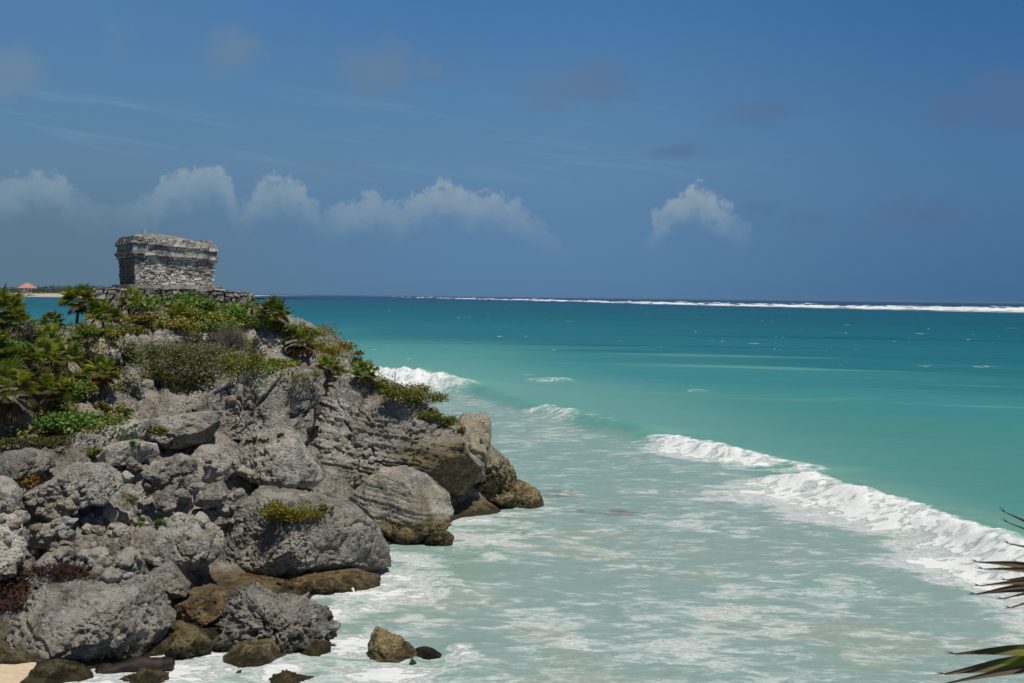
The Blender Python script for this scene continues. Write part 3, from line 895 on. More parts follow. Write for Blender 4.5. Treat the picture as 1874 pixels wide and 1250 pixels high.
# platform corners in plan
pA = P(176, 530, 75.3); pB = P(447, 532, 76.5)
pA[2] = pB[2] = pT
Lp = np.linalg.norm((pB - pA)[:2]); Up = (pB - pA) / Lp; Vp = np.array([-Up[1], Up[0], 0]); Dpp = 12.0
loc0 = np.array(plat.location)
pw = Masonry()
cor = [(0, 0), (Lp, 0), (Lp, Dpp), (0, Dpp)]
for i in range(4):
    a, b = cor[i], cor[(i + 1) % 4]

    def fn(t, z, a=a, b=b):
        x, y = a[0] + (b[0] - a[0]) * t, a[1] + (b[1] - a[1]) * t
        L = math.hypot(b[0] - a[0], b[1] - a[1]); uu = ((b[0] - a[0]) / L, (b[1] - a[1]) / L)
        dip = -0.10 * sstep(np.array([x]), Lp * .80, Lp * .84)[0]
        pp = pA - loc0 + Up * x + Vp * y + np.array([0, 0, z + dip])
        return pp, Up * uu[0] + Vp * uu[1], Up * uu[1] - Vp * uu[0], L
    pw.wall(fn, 1, -2.6, 0.0, 0.27, 0.38, 0.12, 0.07, 0.85)
pw.make('retaining_wall', plat)
pc = Masonry()
pc.block(pA - loc0 + Up * .12 + Vp * .12 + np.array([0, 0, -2.6]), Up, Vp, np.array([0, 0, 1.0]), Lp * .82, Dpp - .24, 2.58, np.array([.33, .30, .26]), 0.0)
pc.block(pA - loc0 + Up * Lp * .8 + Vp * .14 + np.array([0, 0, -2.6]), Up, Vp, np.array([0, 0, 1.0]), Lp * .19, Dpp - .28, 2.46, np.array([.33, .30, .26]), 0.0)
pc.make('paving', plat)

# ------------------------------------------------------------------ plants
A_ = np.array
class Leaves:
    def __init__(s):
        s.v = []; s.f = []; s.c = []; s.n = 0

    def tri(s, a, b, c, col):
        s.v += [a, b, c]; s.c += [col] * 3 if not isinstance(col, list) else col
        s.f.append((s.n, s.n + 1, s.n + 2)); s.n += 3

    def make(s, name, parent, mat=None):
        return build(name, np.array(s.v), np.array(s.f), mat or M_LEAF, parent, cols=np.array(s.c))


G_PALM = [np.array([0.22, 0.28, 0.034]), np.array([0.31, 0.34, 0.05]), np.array([0.15, 0.21, 0.03])]
C_YEL = np.array([0.30, 0.24, 0.045]); C_DEAD = np.array([0.27, 0.195, 0.11]); C_DRY2 = np.array([0.16, 0.11, 0.06])


def unit(v):
    return v / (np.linalg.norm(v) + 1e-9)


def fan(L, hub, d, nrm, size, col, tipcol, nseg=17, spread=4.0, droop=0.25, wid=0.055):
    sidev = unit(np.cross(nrm, d)); nrm = unit(np.cross(d, sidev))
    for k in range(nseg):
        a = (k / (nseg - 1) - 0.5) * spread + random.uniform(-.05, .05)
        sd = d * math.cos(a) + sidev * math.sin(a)
        ln = size * (0.72 + 0.28 * math.cos(a * .8)) * random.uniform(.85, 1.08)
        w = unit(np.cross(sd, nrm)) * (ln * wid)
        mid = hub + sd * ln * .55 + nrm * ln * .05
        tip = hub + sd * ln + nrm * (-droop * ln * random.uniform(.2, 1.2)) + np.array([0, 0, -droop * ln * .5])
        c = col * random.uniform(.8, 1.2)
        L.tri(hub, mid + w + nrm * ln * .03, tip, [c, c, tipcol])
        L.tri(hub, tip, mid - w, [c, tipcol, c])


def tube(vs, fs, cs, path, r0_, r1_, n=6, col=(.2, .16, .12)):
    base = len(vs)
    for i, p in enumerate(path):
        p = np.array(p, float)
        t = unit(np.array(path[min(i + 1, len(path) - 1)], float) - np.array(path[max(i - 1, 0)], float))
        a = unit(np.cross(t, [0.3, 0.9, 0.1])); b = np.cross(t, a)
        r = r0_ + (r1_ - r0_) * i / (len(path) - 1)
        for k in range(n):
            vs.append(p + (a * math.cos(6.283 * k / n) + b * math.sin(6.283 * k / n)) * r); cs.append(col)
    for i in range(len(path) - 1):
        for k in range(n):
            k2 = (k + 1) % n
            fs.append((base + i * n + k, base + i * n + k2, base + (i + 1) * n + k2, base + (i + 1) * n + k))


def palm(label, px, py, rpx, Y, skirt=0.0, green=1.0, nleaf=18, yellow=0.2, base=None, group='thatch palms on the headland', tone=None):
    hh_, _ = hit(px, py + rpx * (1.0 + .3 * skirt))
    if hh_ is not None and abs(hh_[1] - Y) < 9:
        Y = hh_[1]
    m = Y / FPX; Rr = rpx * m
    c = P(px, py, Y)
    gz = float(ground_h(c[0], c[1])[0]) if hh_ is None else max(hh_[2] - .15, c[2] - 3.2)
    gz = min(gz, c[2] - 0.25)
    root = empty('thatch_palm', (c[0], c[1], gz), label, 'palm', group)
    top = np.array([0, 0, c[2] - gz])
    vs, fs, cs = [], [], []
    lean = np.array([random.uniform(-.1, .1), random.uniform(-.1, .1), 0])
    tube(vs, fs, cs, [np.array([0, 0, -.3]) - lean, top * .5 - lean * .4, top + [0, 0, .02]], .09, .07, 7)
    build('trunk', np.array(vs), fs, M_BARK, root)
    L = Leaves()
    nleaf = int(nleaf * 1.25)
    for k in range(nleaf):
        el = math.asin(min(1, max(-.55, -.35 + 1.33 * ((k + random.random()) / nleaf))))
        az = k * 2.399963 + random.uniform(-.3, .3)
        d = np.array([math.cos(az) * math.cos(el), math.sin(az) * math.cos(el), math.sin(el)])
        pet = Rr * random.uniform(.40, .62)
        hub = top + d * pet + np.array([0, 0, .03 * Rr])
        # petiole
        w = unit(np.cross(d, [0, 0, 1])) * 0.012
        g = (tone if tone is not None else random.choice(G_PALM)) * green * random.uniform(.8, 1.25)
        L.tri(top - w, top + w, hub, g * 1.2)
        nr = unit(np.array([-d[0] * math.sin(el), -d[1] * math.sin(el), math.cos(el)]) + np.array([random.uniform(-.5, .5), random.uniform(-.5, .5), 0]))
        old = el < -0.12 and random.random() < .15 + skirt * .5
        colr = C_YEL * random.uniform(.6, 1) if (random.random() < yellow * .5 and el < .4) else g
        if old:
            colr = C_DEAD * random.uniform(.6, 1.1)
        tipc = colr * .6 + C_YEL * .5 * (1 if random.random() < .6 else .4)
        fan(L, hub, d, nr, Rr * random.uniform(.46, .62), colr, tipc, droop=.05 + .16 * max(0, .5 - el), nseg=random.randrange(20, 27))
    L.make('crown', root)
    if skirt > 0:
        S = Leaves()
        for k in range(int(10 * skirt) + 3):
            az = random.uniform(0, 6.283); el = random.uniform(-1.35, -.6)
            d = np.array([math.cos(az) * math.cos(el), math.sin(az) * math.cos(el), math.sin(el)])
            hub = top + d * Rr * random.uniform(.15, .4)
            fan(S, hub, d, unit(np.array([math.cos(az), math.sin(az), .6])), Rr * random.uniform(.5, .8),
                (C_DEAD if random.random() < .6 else C_DRY2) * random.uniform(.6, 1.15), C_DEAD * random.uniform(.7, 1.2), nseg=11, spread=1.3, droop=.1)
        S.make('dead_leaves', root)
    return root


palm('tall thatch palm cut by the left edge, standing against the bay', -2, 572, 52, 56, skirt=.3, nleaf=24)
palm('second tall thatch palm beside the one at the left edge', 36, 592, 28, 57, skirt=.2, nleaf=16)
palm('thatch palm on the skyline just left of the stone platform', 143, 553, 37, 70, skirt=.2, nleaf=22, green=.9)
palm('bright thatch palm in front of the left end of the platform', 188, 580, 36, 69, nleaf=20, yellow=.4)
palm('small thatch palm against the platform wall below the dark temple side', 243, 552, 27, 73, nleaf=12, green=1.1)
palm('yellowish thatch palm below the middle of the platform', 330, 575, 25, 72, nleaf=13, yellow=.8)
palm('dark thatch palm on the left skyline over the bay', 95, 592, 27, 65, nleaf=14, green=.7)
palm('thatch palm below the skyline palm, right of the bay gap', 160, 612, 26, 66, nleaf=13, yellow=.3)
palm('thatch palm with upright fronds in the middle of the left palms', 82, 620, 34, 61, nleaf=16, green=1.15)
palm('large thatch palm with a grey skirt of dead leaves at left', 78, 662, 48, 57, skirt=1.0, nleaf=16, yellow=.5)
palm('dark green thatch palm behind the skirted palm at left', 122, 655, 38, 60, nleaf=15, green=.75)
palm('lone thatch palm with dead skirt in front of the grey boulders', 186, 682, 38, 57.5, skirt=1.0, nleaf=14, yellow=.4)
palm('thatch palm in the lower left cluster, with yellow heart', 92, 712, 40, 54, skirt=.6, nleaf=15, yellow=.7)
palm('big drooping thatch palm with straw coloured fronds at the left edge', 8, 715, 66, 51.5, skirt=1.2, nleaf=18, yellow=.7)
palm('small bright thatch palm above the dark green broadleaf plants', 108, 738, 24, 53, nleaf=11, green=1.3)
palm('dark bushy thatch palm on the right skyline below the platform', 500, 575, 33, 73, nleaf=20, green=.65, skirt=.3)
palm('small thatch palm poking up just right of the platform', 462, 560, 18, 74, nleaf=9, green=.8)
palm('thatch palm leaning on the right slope with a brown skirt', 545, 625, 34, 70.5, skirt=.9, nleaf=15, green=.75)
palm('squat thatch palm above the cliff crack', 600, 670, 25, 68, nleaf=14, skirt=.3)
palm('upright thatch palm with brown skirt on the cliff edge', 668, 683, 26, 66, skirt=1.0, nleaf=14, green=1.0)
palm('small thatch palm among the yellow leaves on the left slope', 140, 630, 22, 63.5, nleaf=11, yellow=.9)
palm('thatch palm below the yellowish palm near the hilltop', 405, 590, 18, 71.5, nleaf=10, yellow=.6)
palm('green thatch palm low against the left edge', -20, 640, 50, 55, nleaf=16, green=.8)


def shrub(label, name, c, rad3, n, leaf, cols, lobes=9, stems=14, flat=0.5, shell=0.55, cat='shrub', group=None, stem_mat=None, up=0.3, mat=None, seed=None, twigs=0):
    """foliage of n small leaves in uneven lobes about c (world), radii rad3"""
    r = np.random.default_rng(seed if seed is not None else int(abs(c[0] * 731 + c[2] * 977 + n)) % 100000)
    c = np.array(c, float); rad3 = np.array(rad3, float)
    base = c - np.array([0, 0, rad3[2] * .7])
    root = empty(name, tuple(base), label, cat, group)
    rel = c - base
    lc = r.normal(size=(lobes, 3)) * .45 * rad3; lc[:, 2] = np.abs(lc[:, 2]) * .8 - rad3[2] * .15
    lr = r.uniform(.28, .55, size=lobes)
    w = lr / lr.sum()
    which = r.choice(lobes, size=n, p=w)
    dd = r.normal(size=(n, 3)); dd /= np.linalg.norm(dd, axis=1)[:, None]
    rr_ = r.random(n) ** shell
    pos = lc[which] + dd * (rr_ * lr[which])[:, None] * rad3
    # clump along twigs: snap leaves towards random twig points
    tw = pos[r.integers(0, n, size=max(6, n // 14))]
    near = tw[r.integers(0, len(tw), size=n)]
    # choose the closer of a few candidates
    for _ in range(3):
        cand = tw[r.integers(0, len(tw), size=n)]
        better = ((cand - pos) ** 2).sum(1) < ((near - pos) ** 2).sum(1)
        near = np.where(better[:, None], cand, near)
    pull = np.clip(1 - np.linalg.norm(near - pos, axis=1) / (0.9 * rad3.mean()), 0, .6)
    pos = pos + (near - pos) * pull[:, None] * .8
    pos = pos + rel
    nrm = r.normal(size=(n, 3)); nrm[:, 2] = np.abs(nrm[:, 2]) + flat; nrm /= np.linalg.norm(nrm, axis=1)[:, None]
    a = np.cross(nrm, r.normal(size=(n, 3))); a /= np.linalg.norm(a, axis=1)[:, None] + 1e-9
    a[:, 2] += up * r.random(n); a /= np.linalg.norm(a, axis=1)[:, None]
    b = np.cross(nrm, a); b /= np.linalg.norm(b, axis=1)[:, None] + 1e-9
    s = leaf * r.uniform(.6, 1.3, size=n)[:, None]
    q0 = pos; q1 = pos + a * s * .5 + b * s * .34; q2 = pos + a * s; q3 = pos + a * s * .5 - b * s * .34
    v = np.stack([q0, q1, q2, q3], 1).reshape(-1, 3)
    f = np.arange(4 * n).reshape(n, 4)
    cl = np.array(cols)
    lobe_t = r.integers(0, len(cl), size=lobes)
    ci = np.where(r.random(n) < .45, lobe_t[which], r.integers(0, len(cl), size=n))
    col = cl[ci] * r.uniform(.7, 1.3, size=n)[:, None]
    build('foliage', v, f, mat or M_LEAF, root, cols=np.repeat(col, 4, axis=0))
    vs, fs, cs = [], [], []
    for k in range(stems):
        tgt = pos[r.integers(0, n)]
        st = np.array([r.normal() * rad3[0] * .25, r.normal() * rad3[1] * .25, -.2])
        mid = (st + tgt) / 2 + r.normal(size=3) * .08 * rad3.mean()
        tube(vs, fs, cs, [st, mid, tgt], .018, .006, 4)
        for q in range(twigs):
            e_ = tgt + r.normal(size=3) * .22 * rad3.mean() + np.array([0, 0, .15 * rad3[2]])
            tube(vs, fs, cs, [mid, (mid + e_) / 2 + r.normal(size=3) * .03, e_], .010, .004, 3)
    build('stem', np.array(vs), fs, stem_mat or M_TWIG, root)
    return root


def shrub_px(label, px, py, wpx, hpx, Y, n, leaf, cols, name='shrub', depth=None, **kw):
    hh_, _ = hit(px, py + hpx * .6)
    if hh_ is not None and abs(hh_[1] - Y) < 7:
        Y = hh_[1] + .1 * wpx * Y / FPX
    m = Y / FPX * 1.22
    n = int(n * 1.25)
    return shrub(label, name, P(px, py, Y), (wpx * m, (depth or wpx * m * .8), hpx * m), n, leaf, cols, **kw)



GREY_GREEN = [A_([.085, .092, .040]), A_([.105, .105, .052]), A_([.065, .075, .030]), A_([.13, .115, .07])]
GREY_GREEN = [c_ * 1.75 for c_ in GREY_GREEN]
OLIVE = [A_([.10, .11, .022]), A_([.13, .125, .03]), A_([.07, .085, .018]), A_([.15, .13, .04])]
OLIVE = [c_ * 1.75 for c_ in OLIVE]
YELLOW = [A_([.24, .20, .022]), A_([.19, .175, .022]), A_([.13, .135, .02]), A_([.27, .21, .03])]
BROAD = [A_([.05, .105, .022]), A_([.075, .13, .03]), A_([.10, .15, .035]), A_([.22, .17, .03]), A_([.04, .08, .02])]
BROAD = [c_ * 1.75 for c_ in BROAD]
DARKB = [A_([.03, .085, .016]), A_([.045, .11, .02]), A_([.08, .13, .025])]
DARKB = [c_ * 1.75 for c_ in DARKB]
AUTUMN = [A_([.26, .17, .03]), A_([.20, .16, .03]), A_([.10, .12, .03]), A_([.24, .11, .03])]

shrub_px('large grey green fine leaved bush in the middle of the slope', 345, 665, 90, 52, 63, 9000, .10, GREY_GREEN, lobes=14, stems=60, twigs=2, shell=.5)
shrub_px('darker left lobe of bush overhanging the black hole on the slope', 290, 690, 42, 42, 61.5, 3600, .10, GREY_GREEN + OLIVE, lobes=8, stems=24, twigs=2)
shrub_px('greener bush at the right end of the large grey bush', 462, 668, 50, 34, 64, 4000, .10, OLIVE, lobes=9, stems=24, twigs=1)
shrub_px('leafless looking grey twiggy bush behind the large grey bush', 425, 628, 36, 28, 66.5, 700, .07, [A_([.20, .17, .14]), A_([.14, .12, .09])], lobes=6, stems=90, twigs=4)
shrub_px('dense green bush on the cliff edge seen against the surf', 738, 727, 54, 28, 65.5, 5200, .10, OLIVE + YELLOW[2:3], lobes=10, stems=30, twigs=1)
shrub_px('thin bush trailing down the cliff edge below the dense one', 795, 764, 28, 18, 65, 1600, .09, OLIVE + YELLOW[:1], lobes=6, stems=14, twigs=1)
shrub_px('low straggling bush near the tan outcrop', 822, 778, 20, 13, 64.5, 700, .09, OLIVE, lobes=5, stems=8)
shrub_px('small round green tuft left of the tan outcrop', 843, 787, 12, 11, 63.8, 500, .08, OLIVE[:2] + DARKB[1:2], lobes=4, stems=4)
shrub_px('feathery light green shrub rising on the right skyline', 651, 668, 14, 20, 66.5, 500, .09, [A_([.10, .13, .04]), A_([.13, .15, .05])], lobes=5, stems=12, twigs=1)
shrub_px('yellow green bush growing on the largest boulder', 521, 940, 52, 27, 45.6, 5200, .075, YELLOW, lobes=10, stems=40, twigs=1, flat=.2)
shrub_px('tiny green sprig right of the yellow green bush', 592, 930, 14, 14, 45.6, 260, .08, OLIVE, lobes=4, stems=8)
shrub_px('broad leaved green thicket against the platform wall', 345, 561, 62, 20, 74, 2400, .20, BROAD, lobes=12, stems=10, name='thicket', cat='thicket')
shrub_px('broad leaved green thicket below the right end of the platform', 415, 581, 48, 20, 73, 2100, .20, BROAD, lobes=10, stems=10, name='thicket', cat='thicket')
shrub_px('mixed yellow and green leaves below the left end of the platform', 270, 585, 52, 22, 71.5, 1800, .17, AUTUMN + OLIVE, lobes=9, stems=16, name='thicket', cat='thicket')
shrub_px('green leaves over the pale rocks below the hilltop thickets', 390, 598, 60, 16, 70.8, 1500, .17, BROAD, lobes=9, stems=8, name='thicket', cat='thicket')
shrub_px('green leaves between the rocks left of the large grey bush', 240, 650, 26, 16, 66, 700, .16, BROAD, lobes=6, stems=8)
shrub_px('small bright green plant above the upright grey block', 228, 652, 13, 9, 62.5, 220, .15, DARKB, lobes=4, stems=4)
shrub_px('olive scrub spilling over the right shoulder of the hill', 585, 640, 38, 18, 70, 1700, .13, OLIVE + AUTUMN[:2], lobes=8, stems=10)
shrub_px('olive scrub beneath the dark skyline palm on the right', 520, 600, 30, 16, 71.5, 1100, .14, OLIVE + BROAD[:2], lobes=7, stems=8)
shrub_px('olive scrub at the foot of the squat palm', 630, 685, 26, 12, 67.5, 800, .11, OLIVE + AUTUMN[:2], lobes=6, stems=8)
shrub_px('dark green broadleaf plants under the straw coloured palm', 130, 775, 62, 26, 52.2, 2400, .17, DARKB + BROAD[:3], lobes=12, stems=12, name='thicket', cat='thicket')
shrub_px('reddish yellow edge of broadleaf plants beside the pale slab', 205, 760, 34, 18, 53.5, 900, .16, AUTUMN + BROAD[:2], lobes=7, stems=10)
shrub_px('dark green shrub filling the gap below the left edge palm', 20, 655, 42, 40, 56.2, 2400, .17, DARKB, lobes=10, stems=10)
shrub_px('green shrub between the skirted palms at left', 130, 715, 30, 26, 56, 1300, .16, BROAD, lobes=7, stems=8)
shrub_px('low olive carpet of plants at the left edge above the rocks', 45, 808, 62, 12, 50, 2400, .09, [A_([.09, .10, .03]), A_([.12, .12, .04]), A_([.07, .08, .025])], lobes=12, stems=10, name='carpet_plant', cat='plant')
shrub_px('yellow leaved creeper at the right end of the olive carpet', 102, 812, 16, 10, 49.5, 260, .13, AUTUMN[:2] + YELLOW[:1], lobes=4, stems=6, name='creeper', cat='creeper')
shrub_px('creeper with round leaves on the pale rock under the cliff block', 268, 788, 24, 12, 51.2, 420, .14, AUTUMN + BROAD[:3], lobes=5, stems=10, name='creeper', cat='creeper')
shrub_px('green tuft between the slabs left of the pale rock', 175, 828, 26, 12, 49.2, 700, .10, OLIVE + BROAD[:2], lobes=6, stems=12, twigs=1)
shrub_px('yellow leaved creeper on the rock near the left edge', 48, 884, 24, 12, 43.9, 320, .13, AUTUMN, lobes=5, stems=12, name='creeper', cat='creeper')
shrub_px('bright green low plant on the shoulder of the pitted boulder', 290, 958, 20, 9, 42.4, 520, .08, [A_([.15, .20, .03]), A_([.11, .17, .03])], lobes=6, stems=5)
shrub_px('bright green sprig in the rubble above the huge pitted boulder', 202, 1000, 13, 11, 40.3, 240, .10, [A_([.15, .20, .03]), A_([.11, .17, .03])], lobes=5, stems=6)
shrub_px('pale olive tufts in the middle of the rubble', 245, 915, 26, 12, 45.4, 500, .07, [A_([.17, .16, .05]), A_([.13, .13, .05])], lobes=6, stems=14, twigs=1)
shrub_px('two leaved green plant hanging on the cliff face', 470, 720, 8, 12, 55.6, 90, .14, BROAD, lobes=4, stems=4)
shrub_px('dark plant tuft at the left foot of the pale creeper rock', 245, 812, 9, 9, 50.4, 300, .06, DARKB, lobes=4, stems=3)
for (px, py, w_, Y, lab) in ((468, 803, 7, 51.6, 'leftmost moss cushion on the moss topped boulder'), (486, 807, 7, 51.5, 'middle moss cushion low on the moss topped boulder'), (511, 796, 8, 51.8, 'rightmost moss cushion on the moss topped boulder'), (49, 958, 7, 41.2, 'moss cushion on the slab beside the whitish boulder'), (455, 808, 5, 51.5, 'smallest moss cushion on the moss topped boulder')):
    shrub_px(lab, px, py, w_, w_ * .8, Y, 420, .04, [A_([.06, .085, .015]), A_([.08, .10, .02])], lobes=4, stems=2, name='moss_cushion', cat='moss', shell=.4)
shrub_px('light green bush behind the skirted palms at left', 60, 690, 44, 26, 55, 2200, .15, BROAD + OLIVE[:2], lobes=10, stems=10)
shrub_px('low mixed scrub between the left palms and the rounded boulder', 140, 690, 28, 18, 58, 1100, .13, OLIVE + BROAD[:3], lobes=7, stems=10)
shrub_px('leafy scrub under the bright thatch palm by the platform', 190, 612, 40, 15, 67, 1500, .15, OLIVE + AUTUMN[:2] + BROAD[:1], lobes=8, stems=10)
shrub_px('dull green scrub on the slope between bright palm and grey bush', 225, 605, 36, 14, 69, 1300, .14, GREY_GREEN + BROAD[:2], lobes=8, stems=12)
shrub_px('yellow tinged scrub under the yellowish palm', 320, 600, 36, 12, 71, 1200, .14, OLIVE + AUTUMN[:2], lobes=8, stems=8)
shrub_px('green scrub at the crest right of the thickets', 470, 590, 34, 16, 72, 1400, .15, BROAD + OLIVE[:2], lobes=8, stems=8)
shrub_px('sparse dry scrub beneath the olive rock shoulder on the right', 560, 690, 34, 10, 65, 800, .10, GREY_GREEN + AUTUMN[:1], lobes=7, stems=16, twigs=2)
shrub_px('dry grassy tangle below the left edge palm by the bay gap', 40, 625, 34, 24, 58, 900, .10, [A_([.17, .15, .10]), A_([.12, .11, .06]), A_([.09, .10, .03])], lobes=7, stems=60, twigs=4)
shrub_px('olive scrub on the right skyline above the leaning palm', 560, 612, 34, 14, 71.5, 1500, .14, OLIVE + BROAD[:2], lobes=8, stems=8)
shrub_px('scrub with reddish leaves on the skyline between leaning palm and squat palm', 606, 645, 30, 12, 69.5, 1100, .13, OLIVE + AUTUMN, lobes=7, stems=8)
shrub_px('green scrub in front of the white sunlit rock', 500, 665, 30, 10, 66, 800, .12, BROAD + OLIVE[:1], lobes=7, stems=8)
shrub_px('tuft of scrub at the top of the layered cliff face', 690, 705, 22, 10, 64.5, 600, .10, OLIVE, lobes=6, stems=8)
# standing dead twig on the cliff edge
vs, fs, cs = [], [], []
b0 = P(722, 712, 65.2)
tube(vs, fs, cs, [(0, 0, 0), (0.01, 0, .4), (0.03, 0, .82)], .035, .02, 6)
tag(build('dead_stem', np.array(vs), fs, M_BARK, loc=b0), 'short bare dead stem sticking up from the cliff edge bush', 'stem')

# ground cover of scattered small leaves over the soil of the hill
r = np.random.default_rng(5)
gcv, gcc = [], []
for k in range(4200):
    gx_ = r.uniform(0, 690); gy_ = r.uniform(560, 800)
    if gy_ > (800 if gx_ < 230 else 700):
        continue
    h, nr = hit(gx_, gy_)
    if h is None or h[2] < 4.2 or nr[2] < .62:
        continue
    dens = perlin(np.array([[h[0] * .35, h[1] * .35, 1.0]]))[0]
    if dens < .0:
        continue
    base_c = (BROAD + OLIVE + AUTUMN[:1])[r.integers(0, 10)]
    for j in range(r.integers(24, 50)):
        o = h + r.normal(size=3) * np.array([.34, .34, .12]) + [0, 0, .08]
        n = unit(r.normal(size=3) + np.array([0, 0, .8])); a = unit(np.cross(n, r.normal(size=3))); b = np.cross(n, a)
        s = r.uniform(.07, .17)
        gcv += [o, o + a * s * .5 + b * s * .4, o + a * s, o + a * s * .5 - b * s * .4]
        gcc += [base_c * r.uniform(.7, 1.3)] * 4
gf = np.arange(len(gcv)).reshape(-1, 4)
tag(build('ground_cover', np.array(gcv), gf, M_LEAF, cols=np.array(gcc)), 'low leafy ground cover scattered over the hill slope', 'ground cover', kind='stuff')

# ------------------------------------------------------------------ sand, seaweed, log, litter
M_SAND = simple('sand', (0.62, 0.50, 0.33), 0.95, 0.15, 5.0, 0.01)
n_ = 60
sx, sy = np.meshgrid(np.linspace(-17, -11.4, n_), np.linspace(29, 36.4, n_)); sx, sy = sx.ravel(), sy.ravel()
sz = np.maximum(ground_h(sx, sy), 0) * 0 + 0.34 + 0.05 * perlin(np.stack([sx, sy, sx * 0], 1)) + .03 * (-sx - 12)
sz = sz - .12 - .9 * sstep(sx, -12.5, -11.5)
ii = np.arange(n_ * n_).reshape(n_, n_)
tag(build('sand', np.stack([sx, sy, sz], 1), np.stack([ii[:-1, :-1], ii[:-1, 1:], ii[1:, 1:], ii[1:, :-1]], -1).reshape(-1, 4), M_SAND, smooth=True), kind='structure')

M_WEED = simple('seaweed', (0.085, 0.034, 0.020), 0.7, 0.6, 12.0, 0.05)


def weed(px0, py0, px1, py1, n, lab):
    r = np.random.default_rng(int(px0 + py0))
    vv, ff = [], []
    for k in range(n):
        h, nr = hit(r.uniform(px0, px1), r.uniform(py0, py1), 25)
        if h is None:
            continue
        o = h + [0, 0, .03]
        for j in range(7):
            p0 = o + r.normal(size=3) * .10; p0[2] = abs(p0[2] - o[2]) * .7 + o[2]
            d = unit(r.normal(size=3) + [0, 0, .2]) * r.uniform(.08, .2); w = unit(np.cross(d, r.normal(size=3))) * .022
            b = len(vv); vv += [p0 - w, p0 + w, p0 + d + w * .5, p0 + d - w * .5]; ff.append((b, b + 1, b + 2, b + 3))
    if vv:
        tag(build('seaweed', np.array(vv), np.array(ff), M_WEED), lab, 'seaweed', kind='stuff')


dg = bpy.context.evaluated_depsgraph_get()
weed(-5, 1055, 46, 1120, 260, 'red brown seaweed heaped beside the huge pitted boulder')
weed(60, 1044, 165, 1060, 110, 'red brown seaweed strip behind the huge pitted boulder')

M_LOG = simple('wet_wood', (0.035, 0.019, 0.012), 0.35, 0.6, 6.0, 0.03)
la, lb = P(178, 1236, 35.7), P(318, 1216, 36.0)
vs, fs, cs = [], [], []
path = [la + (lb - la) * t + np.array([0, 0, .10 * math.sin(t * 3.1)]) for t in np.linspace(0, 1, 24)]
tube(vs, fs, cs, [p - la for p in path], .21, .17, 14)
vs = np.array(vs); vs += 0.11 * np.stack([perlin(vs * 2.1), perlin(vs * 2.1 + 9), perlin(vs * 2.1 + 20)], 1) + 0.03 * np.stack([perlin(vs * 9), perlin(vs * 9 + 9), perlin(vs * 9 + 20)], 1)
nb = len(vs); vs = np.vstack([vs, [path[-1] - la + (lb - la) * .02], [0 * la]])
for k in range(14):
    fs.append((nb - 14 + k, nb - 14 + (k + 1) % 14, nb)); fs.append(((k + 1) % 14, k, nb + 1))
tag(build('driftwood_log', vs, fs, M_LOG, loc=la, smooth=True), 'thick dark wet log wedged under the huge pitted boulder', 'log')
M_WHITE = simple('white_plastic', (0.78, 0.78, 0.75), 0.4, 0.05)
h, _ = hit(648, 1081)
if h is not None:
    sv, sf, sc = [], [], []
    tube(sv, sf, sc, [(-.06, 0, .10), (0, -.03, 0), (.06, -.02, -.13), (.09, 0, -.2)], .055, .012, 6)
    tag(build('plastic_scrap', np.array(sv), sf, M_WHITE, loc=h + [0, -.05, 0]), 'thin white plastic scrap lying on the olive ledge', 'litter')

# ------------------------------------------------------------------ far shore
tag(build('coast', *(lambda: (
    np.array([(x, y + 60 * math.sin(x * .004), z) for x in np.linspace(-1900, -500, 60) for (y, z) in ((2480, -.6), (2530, 2.0), (2600, 5.0), (2900, 7.0), (3600, 7.0))]),
    np.array([(i * 5 + j, (i + 1) * 5 + j, (i + 1) * 5 + j + 1, i * 5 + j + 1) for i in range(59) for j in range(4)])))(), simple('coast_sand', (0.55, 0.47, 0.34), 0.9, 0.3, .02), smooth=True), kind='structure')
r = np.random.default_rng(11)
tv, tf, tcol = [], [], []
for k in range(2600):
    x = r.uniform(-1850, -560); y = 2590 + 60 * math.sin(x * .004) + r.exponential(80)
    hgt = (9 + 5 * r.random() + 3 * math.sin(x * .02) + 4 * max(0, perlin(np.array([[x * .012, 2.2, .5]]))[0]) * 2) * min(1, (-540 - x) / 130 + .35)
    for j in range(9):
        o = np.array([x, y, 5 + hgt * r.uniform(.2, 1.0)]) + r.normal(size=3) * [2.5, 2.5, .6]
        n = unit(r.normal(size=3) + [0, -.3, .6]); a = unit(np.cross(n, r.normal(size=3))); b = np.cross(n, a); s = r.uniform(2.0, 4.2)
        bb = len(tv); tv += [o - a * s * .5, o + b * s * .35, o + a * s * .5, o - b * s * .35]; tf.append((bb, bb + 1, bb + 2, bb + 3))
        tcol += [A_([.062, .082, .052]) * r.uniform(.7, 1.35)] * 4
tag(build('treeline', np.array(tv), np.array(tf), M_LEAF, cols=np.array(tcol)), 'hazy line of palms and trees along the far shore', 'trees', kind='stuff')
